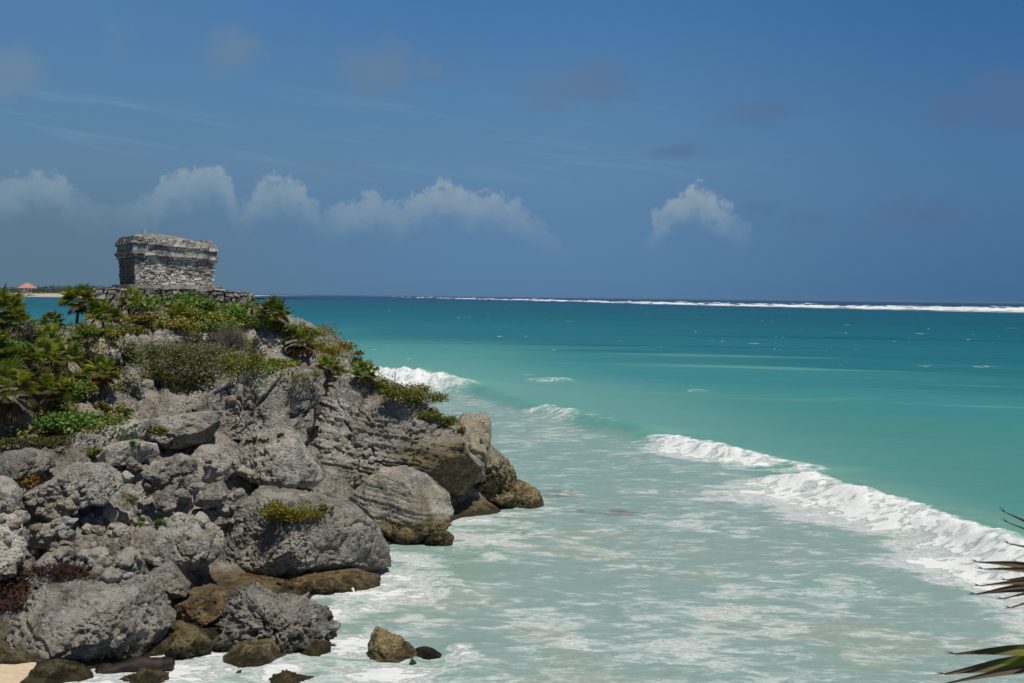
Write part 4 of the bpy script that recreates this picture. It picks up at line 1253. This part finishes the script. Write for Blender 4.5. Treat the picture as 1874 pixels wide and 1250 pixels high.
# pavilion
Yp = 2560.0
pc0 = P(50, 541, Yp); mp = Yp / FPX
pav = empty('pavilion', (pc0[0], pc0[1], 3.0), 'far pavilion with a pink tiled hip roof on the opposite shore', 'pavilion')
M_PINK = simple('pink_tiles', (0.55, 0.25, 0.18), 0.8, 0.15, .2)
M_WWALL = simple('white_wall', (0.66, 0.64, 0.60), 0.8, 0.1, .2)
rb = 526.5; z_e = P(50, 527, Yp)[2] - 3; z_t = P(50, 517, Yp)[2] - 3; hw = 15.2 * mp
build('roof', [(-hw, -hw * .7, z_e), (hw, -hw * .7, z_e), (hw, hw * .7, z_e), (-hw, hw * .7, z_e), (-.5, 0, z_t), (.5, 0, z_t),
               (-hw, -hw * .7, z_e - .6), (hw, -hw * .7, z_e - .6), (hw, hw * .7, z_e - .6), (-hw, hw * .7, z_e - .6)],
      [(0, 1, 5, 4), (1, 2, 5), (2, 3, 4, 5), (3, 0, 4), (0, 6, 7, 1), (1, 7, 8, 2), (2, 8, 9, 3), (3, 9, 6, 0), (6, 9, 8, 7)], M_PINK, pav)


def boxv(x0, x1, y0, y1, z0, z1):
    return ([(x0, y0, z0), (x1, y0, z0), (x1, y1, z0), (x0, y1, z0), (x0, y0, z1), (x1, y0, z1), (x1, y1, z1), (x0, y1, z1)],
            [(0, 3, 2, 1), (4, 5, 6, 7), (0, 1, 5, 4), (1, 2, 6, 5), (2, 3, 7, 6), (3, 0, 4, 7)])


build('wall', *boxv(-8, -1, -6, 4, z_e * .45, z_e * .7), M_WWALL, pav)
build('base', *boxv(-9, 3, -7, 5, 0, 2.4), M_WWALL, pav)
for (x, w_) in ((-4, 2.2), (4.5, .8), (9.5, .8), (-11, .8)):
    build('post', *boxv(x - w_ / 2, x + w_ / 2, -6.2, -5, 0, z_e - .6), M_WWALL, pav)

# ------------------------------------------------------------------ near cliff top and foreground palm (right)
d, F = ico(5)
v = d * np.array([3.2, 4.2, 3.0]); v = shape_rock(v, 3.0, 55, cuts=10)
tag(build('cliff_top', v, F, M_ROCK, loc=(5.2, 2.0, 4.6), smooth=True, cols=np.tile([0.0, 1.0, 0], (len(v), 1))), kind='structure')
fp = empty('foreground_palm', tuple(P(2035, 1330, 6.2)), 'blurred palm fronds entering at the lower right corner', 'palm')
fl = np.array(fp.location)
pvs, pfs, pcs = [], [], []
tube(pvs, pfs, pcs, [(0.05, 0, -1.4), (0.02, 0, -.5), (0, 0, .25)], .07, .05, 8)
build('trunk', np.array(pvs), pfs, M_BARK, fp)


def frond(hub, blades, green):
    vv, ff, cc = [], [], []
    Yh = 6.2
    hb = P(hub[0], hub[1], Yh) - fl
    for (tx_, ty_, wpx, dy, dead) in blades:
        tip = P(tx_, ty_, Yh - dy) - fl
        N = 12
        b = len(vv)
        for i in range(N + 1):
            t = i / N
            p = hb + (tip - hb) * t + np.array([0, 0, .05 * math.sin(math.pi * t) - .03 * t * t])
            wv = np.array([0.05, .35, 1.0]); wv = unit(wv)
            w = wpx * Yh / FPX * .5 * (math.sin(math.pi * min(1, .12 + t * .55)) if t < .7 else max(.08, (1 - t) / .3) * math.sin(math.pi * .505)) + .0015
            c = (A_([.20, .25, .04]) if not dead else A_([.13, .10, .065]))
            if not dead:
                c = c * (1 - sstep(np.array([t]), .60, .85)[0]) + A_([.15, .10, .06]) * sstep(np.array([t]), .60, .85)[0]
            edge_c = c * .6 + A_([.12, .05, .02]) * .5
            fold = np.array([0, .012, 0])
            vv += [p + wv * w, p + fold, p - wv * w]; cc += [edge_c, c, edge_c]
        for i in range(N):
            for k in (0, 1):
                a0 = b + i * 3 + k
                ff.append((a0, a0 + 1, a0 + 4, a0 + 3))
        # split, thread-like tip
        for s_ in (-1, 1):
            q0 = vv[b + N * 3 + 1]; q = q0 + (tip - hb) * .06 + np.array([0, 0, s_ * .008])
            k0 = len(vv); vv += [q0 + [0, 0, .003], q0 - [0, 0, .003], q]; cc += [A_([.06, .05, .04])] * 3
            ff.append((k0, k0 + 1, k0 + 2, k0 + 2))
    ff = [tuple(dict.fromkeys(f)) for f in ff]
    o = build('frond', np.array(vv), ff, M_LEAF, fp, cols=np.array(cc))
    return o


o = frond((2060, 1110), [(1842, 926, 9, .25, 1), (1846, 944, 5, .4, 1), (1848, 983, 8, .1, 1), (1790, 1017, 13, 0, 1), (1800, 1029, 9, .3, 1), (1842, 1050, 12, -.2, 1), (1793, 1060, 9, .2, 1), (1786, 1076, 16, 0, 1), (1850, 1100, 8, .5, 1), (1835, 1085, 7, -.4, 1)], 0)
tag(o, 'upper frond of thin dark dry blades')
o = frond((2120, 1235), [(1748, 1185, 20, .1, 0), (1729, 1222, 28, 0, 0), (1722, 1241, 12, .3, 1), (1850, 1255, 26, .2, 0)], 1)
tag(o, 'lower frond of broad green blades with brown tips')

# ------------------------------------------------------------------ the sea
az = np.linspace(R(-36), R(36), 900)
r1 = np.exp(np.linspace(math.log(27), math.log(190), 470))
r2 = 1 / np.linspace(1 / 190, 1 / 60000, 230)[1:]
rr_ = np.concatenate([r1, r2])
RR, AZg = np.meshgrid(rr_, az, indexing='ij')
wx, wy = (RR * np.sin(AZg)).ravel(), (RR * np.cos(AZg)).ravel()
wr = RR.ravel()
N = len(wx)
p2 = np.stack([wx, wy, np.zeros(N)], 1)


def sea_pt(px, py):
    d = ray(px, py); t = -EYE[2] / d[2]
    return (EYE + d * t)[:2]


def poly_sd(pl):
    """signed distance (positive offshore) and along parameter in photo x"""
    pl = np.array(pl); best = np.full(N, 1e9); sgn = np.zeros(N); par = np.zeros(N)
    sel = wr < 400
    x, y = wx[sel], wy[sel]
    b = np.full(len(x), 1e9); s = np.zeros(len(x)); t_ = np.zeros(len(x))
    for i in range(len(pl) - 1):
        a, c = pl[i], pl[i + 1]; e_ = c - a; L2 = (e_ ** 2).sum()
        t = np.clip(((x - a[0]) * e_[0] + (y - a[1]) * e_[1]) / L2, 0, 1)
        dx, dy = x - a[0] - t * e_[0], y - a[1] - t * e_[1]
        dd = np.hypot(dx, dy); cr_ = e_[0] * dy - e_[1] * dx
        m_ = dd < b
        b = np.where(m_, dd, b); s = np.where(m_, np.sign(cr_), s); t_ = np.where(m_, i + t, t_)
    best[sel] = b; sgn[sel] = s; par[sel] = t_
    return best * sgn, par


zw = np.zeros(N); foam = np.zeros(N)
nearw = wr < 420
lowfreq = np.zeros(N); lowfreq[nearw] = fbm(p2[nearw] * .11, 3)
mid = np.zeros(N); mid[nearw] = fbm(p2[nearw] * .45 + 30, 3)
fine = np.zeros(N); sel = wr < 190; fine[sel] = fbm(p2[sel] * 1.9 + 60, 3)
wob = 1.1 * lowfreq + .5 * mid
# breakers: crest line pixels (at sea level under the crest), heights, foam 0..1 at each vertex
# breaking line of the whole beach (for colour)
LINE = [(2150, 1150), (1874, 1045), (1760, 985), (1600, 932), (1450, 870), (1330, 842), (1200, 812), (1080, 775), (960, 745), (850, 714), (700, 694), (560, 672), (400, 655)]
lineW = [sea_pt(*q) for q in LINE][::-1]
sdB, parB = poly_sd(lineW)
sdB = np.where(wr >= 400, 300, sdB)
sdB = sdB + wob * 1.2


def interp_par(par, vals):
    return np.interp(par, np.arange(len(vals)), vals)


def breaker(pix, hts, foams, back=5.0, front=1.1, white=2.6, run=4.0):
    global zw, foam
    pl = [sea_pt(px, py) for px, py in pix]
    sd, par = poly_sd(pl); sd = -sd
    Hh = interp_par(par, hts); Ff = interp_par(par, foams)
    endm = np.minimum(sstep(par, 0, .5), sstep(len(pix) - 1 - par, 0, .5))
    sd = sd + .5 * wob
    Hh = Hh * (1 + .4 * lowfreq); white = white * np.clip(.95 + .8 * lowfreq + .4 * mid, .35, 1.8)
    prof = np.where(sd > 0, np.exp(-(sd / back) ** 2), np.exp(-(sd / front) ** 2))
    lum = .85 + Ff * (.22 * mid + .07 * fine)
    zw += Hh * prof * endm * lum
    wh = sstep(sd, -white, -white * .55) * sstep(sd, .9, .1)
    wh = wh * (0.80 + .45 * fine + .2 * mid)
    tr = .55 * sstep(sd, -white - run, -white) * (sd < -white * .6)
    foam = np.maximum(foam, np.clip((wh + 0) * Ff * endm, 0, 1)); foam = np.maximum(foam, tr * Ff * endm)
    thin = np.exp(-((sd + .3) / 1.0) ** 2) * .3 * endm
    foam = np.maximum(foam, thin * (Ff > .05))


breaker([(1185, 800), (1205, 806), (1235, 816), (1300, 832), (1400, 850), (1480, 860), (1540, 868)][::-1],
        [.3, .75, .9, .8, .6, .4, .2][::-1], [.0, .9, 1, 1, .95, .8, .2][::-1], back=4.0, front=1.2, white=2.0, run=2.5)
breaker([(1410, 872), (1440, 882), (1480, 892), (1540, 908), (1620, 936), (1700, 966), (1800, 1008), (1900, 1054), (2050, 1104), (2400, 1230)][::-1],
        [.1, .5, .75, .85, .95, 1.0, 1.0, .95, .9, .8][::-1], [.2, .85, 1, 1, 1, 1, 1, 1, 1, 1][::-1], back=4.5, front=1.4, white=3.8)
breaker([(540, 672), (640, 690), (720, 702), (800, 712), (850, 716), (900, 722), (960, 738), (1020, 750)][::-1], [1.2, 1.6, 1.8, 1.8, 1.6, 1.1, .4, .2][::-1], [1, 1, 1, 1, .7, .0, 0, 0][::-1], back=7, front=2.6, white=9, run=8)
breaker([(960, 755), (1000, 760), (1050, 768), (1085, 774), (1150, 790), (1200, 804)][::-1], [.4, 1.0, 1.0, .8, .8, .9][::-1], [.25, .5, .6, .3, .0, .0][::-1], back=5, front=2.0, white=2.5)
breaker([(1150, 700), (1400, 714), (1600, 730), (1874, 742), (2100, 760)][::-1], [.2, .5, .5, .4, .2][::-1], [0, 0, 0, 0, 0][::-1], back=8, front=4)
breaker([(1350, 790), (1500, 800), (1700, 812), (1900, 828)], [.05, .3, .35, .2], [0, 0, 0, 0], back=7, front=4)
breaker([(940, 697), (1000, 697), (1070, 697)][::-1], [.3, .4, .3][::-1], [.36, .44, .36][::-1], back=3, front=2, white=3)
breaker([(1240, 717), (1280, 717), (1315, 718)][::-1], [.2, .3, .2][::-1], [.3, .4, .3][::-1], back=3, front=2, white=2)
# small surf lines near the rocks
breaker([(720, 1040), (800, 1062), (850, 1085), (880, 1092)][::-1], [.08, .16, .2, .1][::-1], [.55, .6, .6, .4][::-1], back=1.2, front=.5, white=1.6, run=2)
breaker([(800, 1240), (850, 1225), (862, 1205), (840, 1190), (800, 1182)], [.05, .12, .12, .1, .05][::-1], [.4, .6, .6, .5, .3][::-1], back=.9, front=.4, white=1.0, run=1)
breaker([(860, 1015), (900, 1018), (960, 1020)][::-1], [.05, .18, .05][::-1], [.3, .5, .3][::-1], back=1.2, front=.6, white=1.3, run=1)
breaker([(900, 950), (960, 962), (1030, 968)][::-1], [.03, .1, .03][::-1], [.3, .5, .3][::-1], back=1, front=.6, white=1.2)
# gentle swell and chop
sw = np.zeros(N); sw[nearw] = .10 * perlin(p2[nearw] * np.array([.09, .16, 1]) + 3) + .05 * perlin(p2[nearw] * .5 + 8) + .022 * perlin(p2[nearw] * 1.6)
sw[sel] += .012 * perlin(p2[sel] * 4.2)
zw += sw
# foam density around the rocks: distance to land
lh = ground_h(wx[wr < 120], wy[wr < 120])
fo = np.zeros(N); t = wr < 120
fo[t] = sstep(lh, -1.6, -.35) * (.50 + .5 * mid[t] + .25 * lowfreq[t])
foam = np.maximum(foam, np.clip(fo, 0, .95))
# explicit foamy places (photo px, radius m)
for (px, py, rx, ry, st) in ((690, 1060, 3.2, 5, .62), (640, 1190, 3.0, 3, .66), (760, 1130, 3.0, 4, .42), (350, 1235, 2.0, 1.6, .95), (880, 985, 4, 4, .52), (850, 955, 2.5, 2.5, .6), (700, 1235, 2.5, 1.5, .7), (1000, 1130, 6, 4, .36), (1300, 1130, 7, 5, .42), (1150, 1180, 6, 3, .46), (1330, 1220, 6, 3, .40), (1500, 1080, 6, 5, .38), (1250, 960, 6, 6, .36), (1100, 1010, 5, 5, .34), (1820, 1045, 5, 5, .55)):
    q = sea_pt(px, py)
    e_ = ((wx - q[0]) / rx) ** 2 + ((wy - q[1]) / ry) ** 2
    foam = np.maximum(foam, st * np.exp(-e_) * (1 + .45 * mid))
surf = sstep(sdB, 1.0, -3.0)
foam = np.maximum(foam, surf * (.25 + .11 * lowfreq + .07 * mid))
# reef line: far white water, and white caps
hor = 532.7 + .0115 * CX
reef = np.zeros(N)
pxs = CX + FPX * np.tan(np.arctan2(wx, wy)); pya = EYE[2] / np.maximum(wy, 1) * FPX     # pixels below the horizon
far = wr > 300
rn = fbm(np.stack([wx * .010, np.log(wr) * 9, wx * 0], 1), 4); rn2 = fbm(np.stack([wx * .045, np.log(wr) * 30, wx * 0 + 4], 1), 3)
cen = np.interp(pxs, [500, 700, 1000, 1240, 1560, 1874, 2100], [1.2, 2.5, 6.0, 9.5, 12.5, 14.0, 15.0])
thk = np.interp(pxs, [500, 700, 1000, 1240, 1560, 1874, 2100], [.45, .85, 1.3, 1.7, 2.9, 4.3, 4.6])
rd = (pya - cen + rn * 2.4 + rn2 * .8) / (thk * (1 + .7 * rn))
reefm = np.exp(-rd ** 2) * (.85 + 1.3 * rn2 + .5 * rn)
foam = np.where(far, np.maximum(foam, np.clip(reefm * sstep(pxs, 480, 1100) * 1.15, 0, 1)), foam)
zw = np.where(far, zw + 1.6 * np.clip(reefm, 0, 1) * (wr < 5000), zw)
# body colour of the water: sediment and depth
deff = wy + 1.7 * np.clip(wx, -60, 250) + 8 * lowfreq
KEYS = [(60, (76, 138, 131)), (130, (73, 136, 131)), (170, (72, 139, 134)), (205, (68, 137, 140)), (250, (63, 131, 134)), (275, (56, 124, 129)), (300, (46, 114, 123)), (391, (40, 111, 123)), (504, (35, 106, 120)), (690, (30, 99, 115)), (900, (28, 94, 110)), (1500, (27, 90, 109)), (2300, (28, 80, 112)), (4000, (24, 70, 106)), (60000, (24, 68, 104))]


def body(r_, g_, b_):        # surface colour that renders as this sRGB value under this sun and sky
    return np.maximum((lin(r_, g_, b_) - A_([.008, .012, .034])) / A_([1.10, 1.06, 1.02]), .002)


kd = np.log([k for k, _ in KEYS]); kc = np.array([body(*c) for _, c in KEYS])
big = np.zeros(N); bsel = wr < 6000
big[bsel] = fbm(np.stack([wx[bsel] * .006, np.log(wr[bsel]) * 5.0, wx[bsel] * 0 + 9], 1), 4)
ld = np.log(np.maximum(deff, 40)) + .20 * big * (wr < 1500)
col = np.stack([np.interp(ld, kd, kc[:, i]) for i in range(3)], 1)
streak = sstep(fbm(np.stack([wx * .012 + 3, np.log(wr) * 16, wx * 0], 1), 3), .25, .7) * sstep(wr, 110, 150) * sstep(wr, 330, 190)
col = col + (body(112, 164, 150) - col) * (.7 * streak)[:, None]
dark = sstep(fbm(np.stack([wx * .004 + 13, np.log(wr) * 20, wx * 0], 1), 3), .35, .7) * sstep(wr, 220, 300) * sstep(wr, 2200, 1500)
col = col + (body(22, 76, 92) - col) * (.5 * dark)[:, None]
inner = A_([body(143, 162, 157)]) ; sandc = body(166, 164, 146); mint = body(132, 164, 146)
sn = sstep(lowfreq + .5 * mid, .10, .65)
icol = inner + (sandc - inner) * (.4 * sn)[:, None]
icol = icol + (mint - icol) * (.2 * sstep(-lowfreq, .1, .5))[:, None]
blue = body(124, 160, 158)
icol = icol + (blue - icol) * (sstep(wy, 55, 85) * .4)[:, None]
col = col + (icol - col) * (surf * .95)[:, None]
# sand stirred up behind the main breaker at right and pale green in the thin crests
st_ = .6 * sstep(sdB, 7, 1) * sstep(sdB, -2, 0) * sstep(wx, 13, 17) * (wr < 200)
col = col + (body(142, 162, 144) - col) * (.75 * st_)[:, None]
nl = sstep(sdB, 130, 15) * sstep(wx, 16, -12) * (wr < 400) * sstep(sdB, -2, 2)
col = col + (body(96, 156, 148) - col) * (.75 * nl)[:, None]
nl2 = sstep(sdB, 40, 3) * (.35 + .65 * sstep(wx, 30, 9)) * (wr < 400) * sstep(sdB, -2, 2)
col = col + (body(113, 160, 153) - col) * (.8 * nl2)[:, None]
cst = sstep(zw, .55, 1.1) * (wr < 300)
col = col + (body(108, 168, 148) - col) * (.6 * cst)[:, None]
# brown weed drifting off the headland
wd = np.zeros(N)
for (px, py, rx, ry, s_) in ((1010, 905, 1.6, 3.0, .9), (1130, 940, 2.6, 1.6, .9), (1060, 935, 2.4, 1.2, .7), (880, 975, 3.0, 3.0, .6), (950, 985, 3.0, 2.0, .45), (860, 1075, 2.5, 1.2, .3)):
    q = sea_pt(px, py)
    wd = np.maximum(wd, s_ * np.exp(-((wx - q[0]) / rx) ** 2 - ((wy - q[1]) / ry) ** 2))
wd = wd * (.6 + .9 * np.clip(mid + .2, 0, 1))
caps = sstep(wr, 150, 260) * sstep(wr, 6000, 3000)
nr_, nc_ = len(rr_), len(az)
ii = np.arange(N).reshape(nr_, nc_)
sq = np.stack([ii[:-1, :-1], ii[:-1, 1:], ii[1:, 1:], ii[1:, :-1]], -1).reshape(-1, 4)

m, t, b = mat_new('sea_water')
geo = t.new('ShaderNodeNewGeometry'); pos = geo.outputs['Position']
colA = t.new('ShaderNodeAttribute', attribute_name='col').outputs['Color']
fA = t.new('ShaderNodeAttribute', attribute_name='foam').outputs['Fac']
wA = t.new('ShaderNodeAttribute', attribute_name='weed').outputs['Fac']
cA_ = t.new('ShaderNodeAttribute', attribute_name='caps').outputs['Fac']
flat_ = t.new('ShaderNodeVectorMath', {0: pos, 1: (0.62, 1.0, 0.15)}, operation='MULTIPLY').outputs[0]
a1 = t.noise(flat_, 0.50, 8, 0.66, 0.9)
a2 = t.noise(flat_, 1.7, 8, 0.70, 0.6)
a4 = t.noise(flat_, 0.9, 9, 0.72, 0.5)
a3 = t.noise(flat_, 7.0, 6, 0.7, 0.3)
rdg = lambda x, k: t.math('SUBTRACT', 1.0, t.math('MULTIPLY', t.math('ABSOLUTE', t.math('SUBTRACT', x, 0.5)), k))
soft = t.smooth(a4, 0.36, 0.66)
lace = t.math('ADD', t.math('MULTIPLY', rdg(a1, 6.0), 0.30), t.math('MULTIPLY', rdg(a2, 6.0), 0.26))
lace = t.math('ADD', lace, t.math('MULTIPLY', soft, 0.36))
lace = t.math('ADD', lace, t.math('MULTIPLY', a3, 0.22))
thr = t.math('SUBTRACT', 1.10, t.math('MULTIPLY', fA, 1.15))
fm_ = t.smooth(t.math('SUBTRACT', lace, thr), -0.18, 0.46)
cp_v = t.new('ShaderNodeVectorMath', {0: pos, 1: (0.10, 0.045, 0.1)}, operation='MULTIPLY').outputs[0]
cp = t.math('MULTIPLY', t.smooth(t.noise(cp_v, 1.0, 3, 0.75, 0.4), 0.675, 0.73), cA_)
fm_ = t.math('MAXIMUM', fm_, cp)
wn = t.smooth(t.math('ADD', wA, t.math('MULTIPLY', t.math('SUBTRACT', a2, 0.5), 1.3)), 0.45, 0.75)
body = t.mix(t.math('MULTIPLY', wn, 0.6), colA, (0.12, 0.075, 0.04))
c = t.mix(t.math('MULTIPLY', fm_, t.math('ADD', 0.78, t.math('MULTIPLY', t.smooth(fA, .35, .6), 0.22))), body, t.mix(t.smooth(t.math('ADD', t.math('MULTIPLY', a3, .5), t.math('MULTIPLY', a2, .5)), .38, .58), (0.72, 0.76, 0.74), (0.83, 0.83, 0.81)))
t.put(b.inputs['Base Color'], c)
t.put(b.inputs['Roughness'], t.math('ADD', 0.34, t.math('MULTIPLY', fm_, 0.55)))
b.inputs['IOR'].default_value = 1.33
t.put(b.inputs['Specular IOR Level'], t.math('SUBTRACT', 0.07, t.math('MULTIPLY', fm_, 0.03)))
hh = t.math('ADD', t.math('MULTIPLY', t.noise(flat_, 0.9, 5, 0.6), 0.5), t.math('MULTIPLY', t.noise(flat_, 4.0, 5, 0.65), 0.16))
fm2 = t.math('MULTIPLY', t.smooth(fm_, 0.70, 1.0), 0.7)
hh = t.math('ADD', hh, t.math('MULTIPLY', fm2, t.math('ADD', t.math('MULTIPLY', a3, 0.45), t.math('MULTIPLY', a2, 0.8))))
bp = t.new('ShaderNodeBump', {'Height': hh, 'Distance': 0.28, 'Strength': 0.7})
t.put(b.inputs['Normal'], bp.outputs[0])
sea = build('sea', np.stack([wx, wy, zw], 1), sq, m, smooth=True, cols=col, extra={'foam': foam, 'weed': wd, 'caps': caps})
tag(sea, kind='structure')

# ------------------------------------------------------------------ the air
HZ = 6.5e4
hz = build('haze', [(-HZ, -2000, -4.0), (HZ, -2000, -4.0), (HZ, HZ, -4.0), (-HZ, HZ, -4.0), (-HZ, -2000, 16.0), (HZ, -2000, 16.0), (HZ, HZ, 16.0), (-HZ, HZ, 16.0)],
           [(0, 3, 2, 1), (4, 5, 6, 7), (0, 1, 5, 4), (1, 2, 6, 5), (2, 3, 7, 6), (3, 0, 4, 7)], bpy.data.materials.new('air'))
m = hz.data.materials[0]; m.use_nodes = True
t = NT(m.node_tree)
for nd in list(t.n):
    if nd.type != 'OUTPUT_MATERIAL':
        t.n.remove(nd)
vp = t.new('ShaderNodeVolumePrincipled', {'Color': (0.42, 0.60, 0.84, 1), 'Density': 2.8e-5, 'Anisotropy': 0.2})
t.l.new(vp.outputs[0], [n for n in t.n if n.type == 'OUTPUT_MATERIAL'][0].inputs['Volume'])
tag(hz, kind='stuff', label='thin sea haze softening the far shore and horizon')
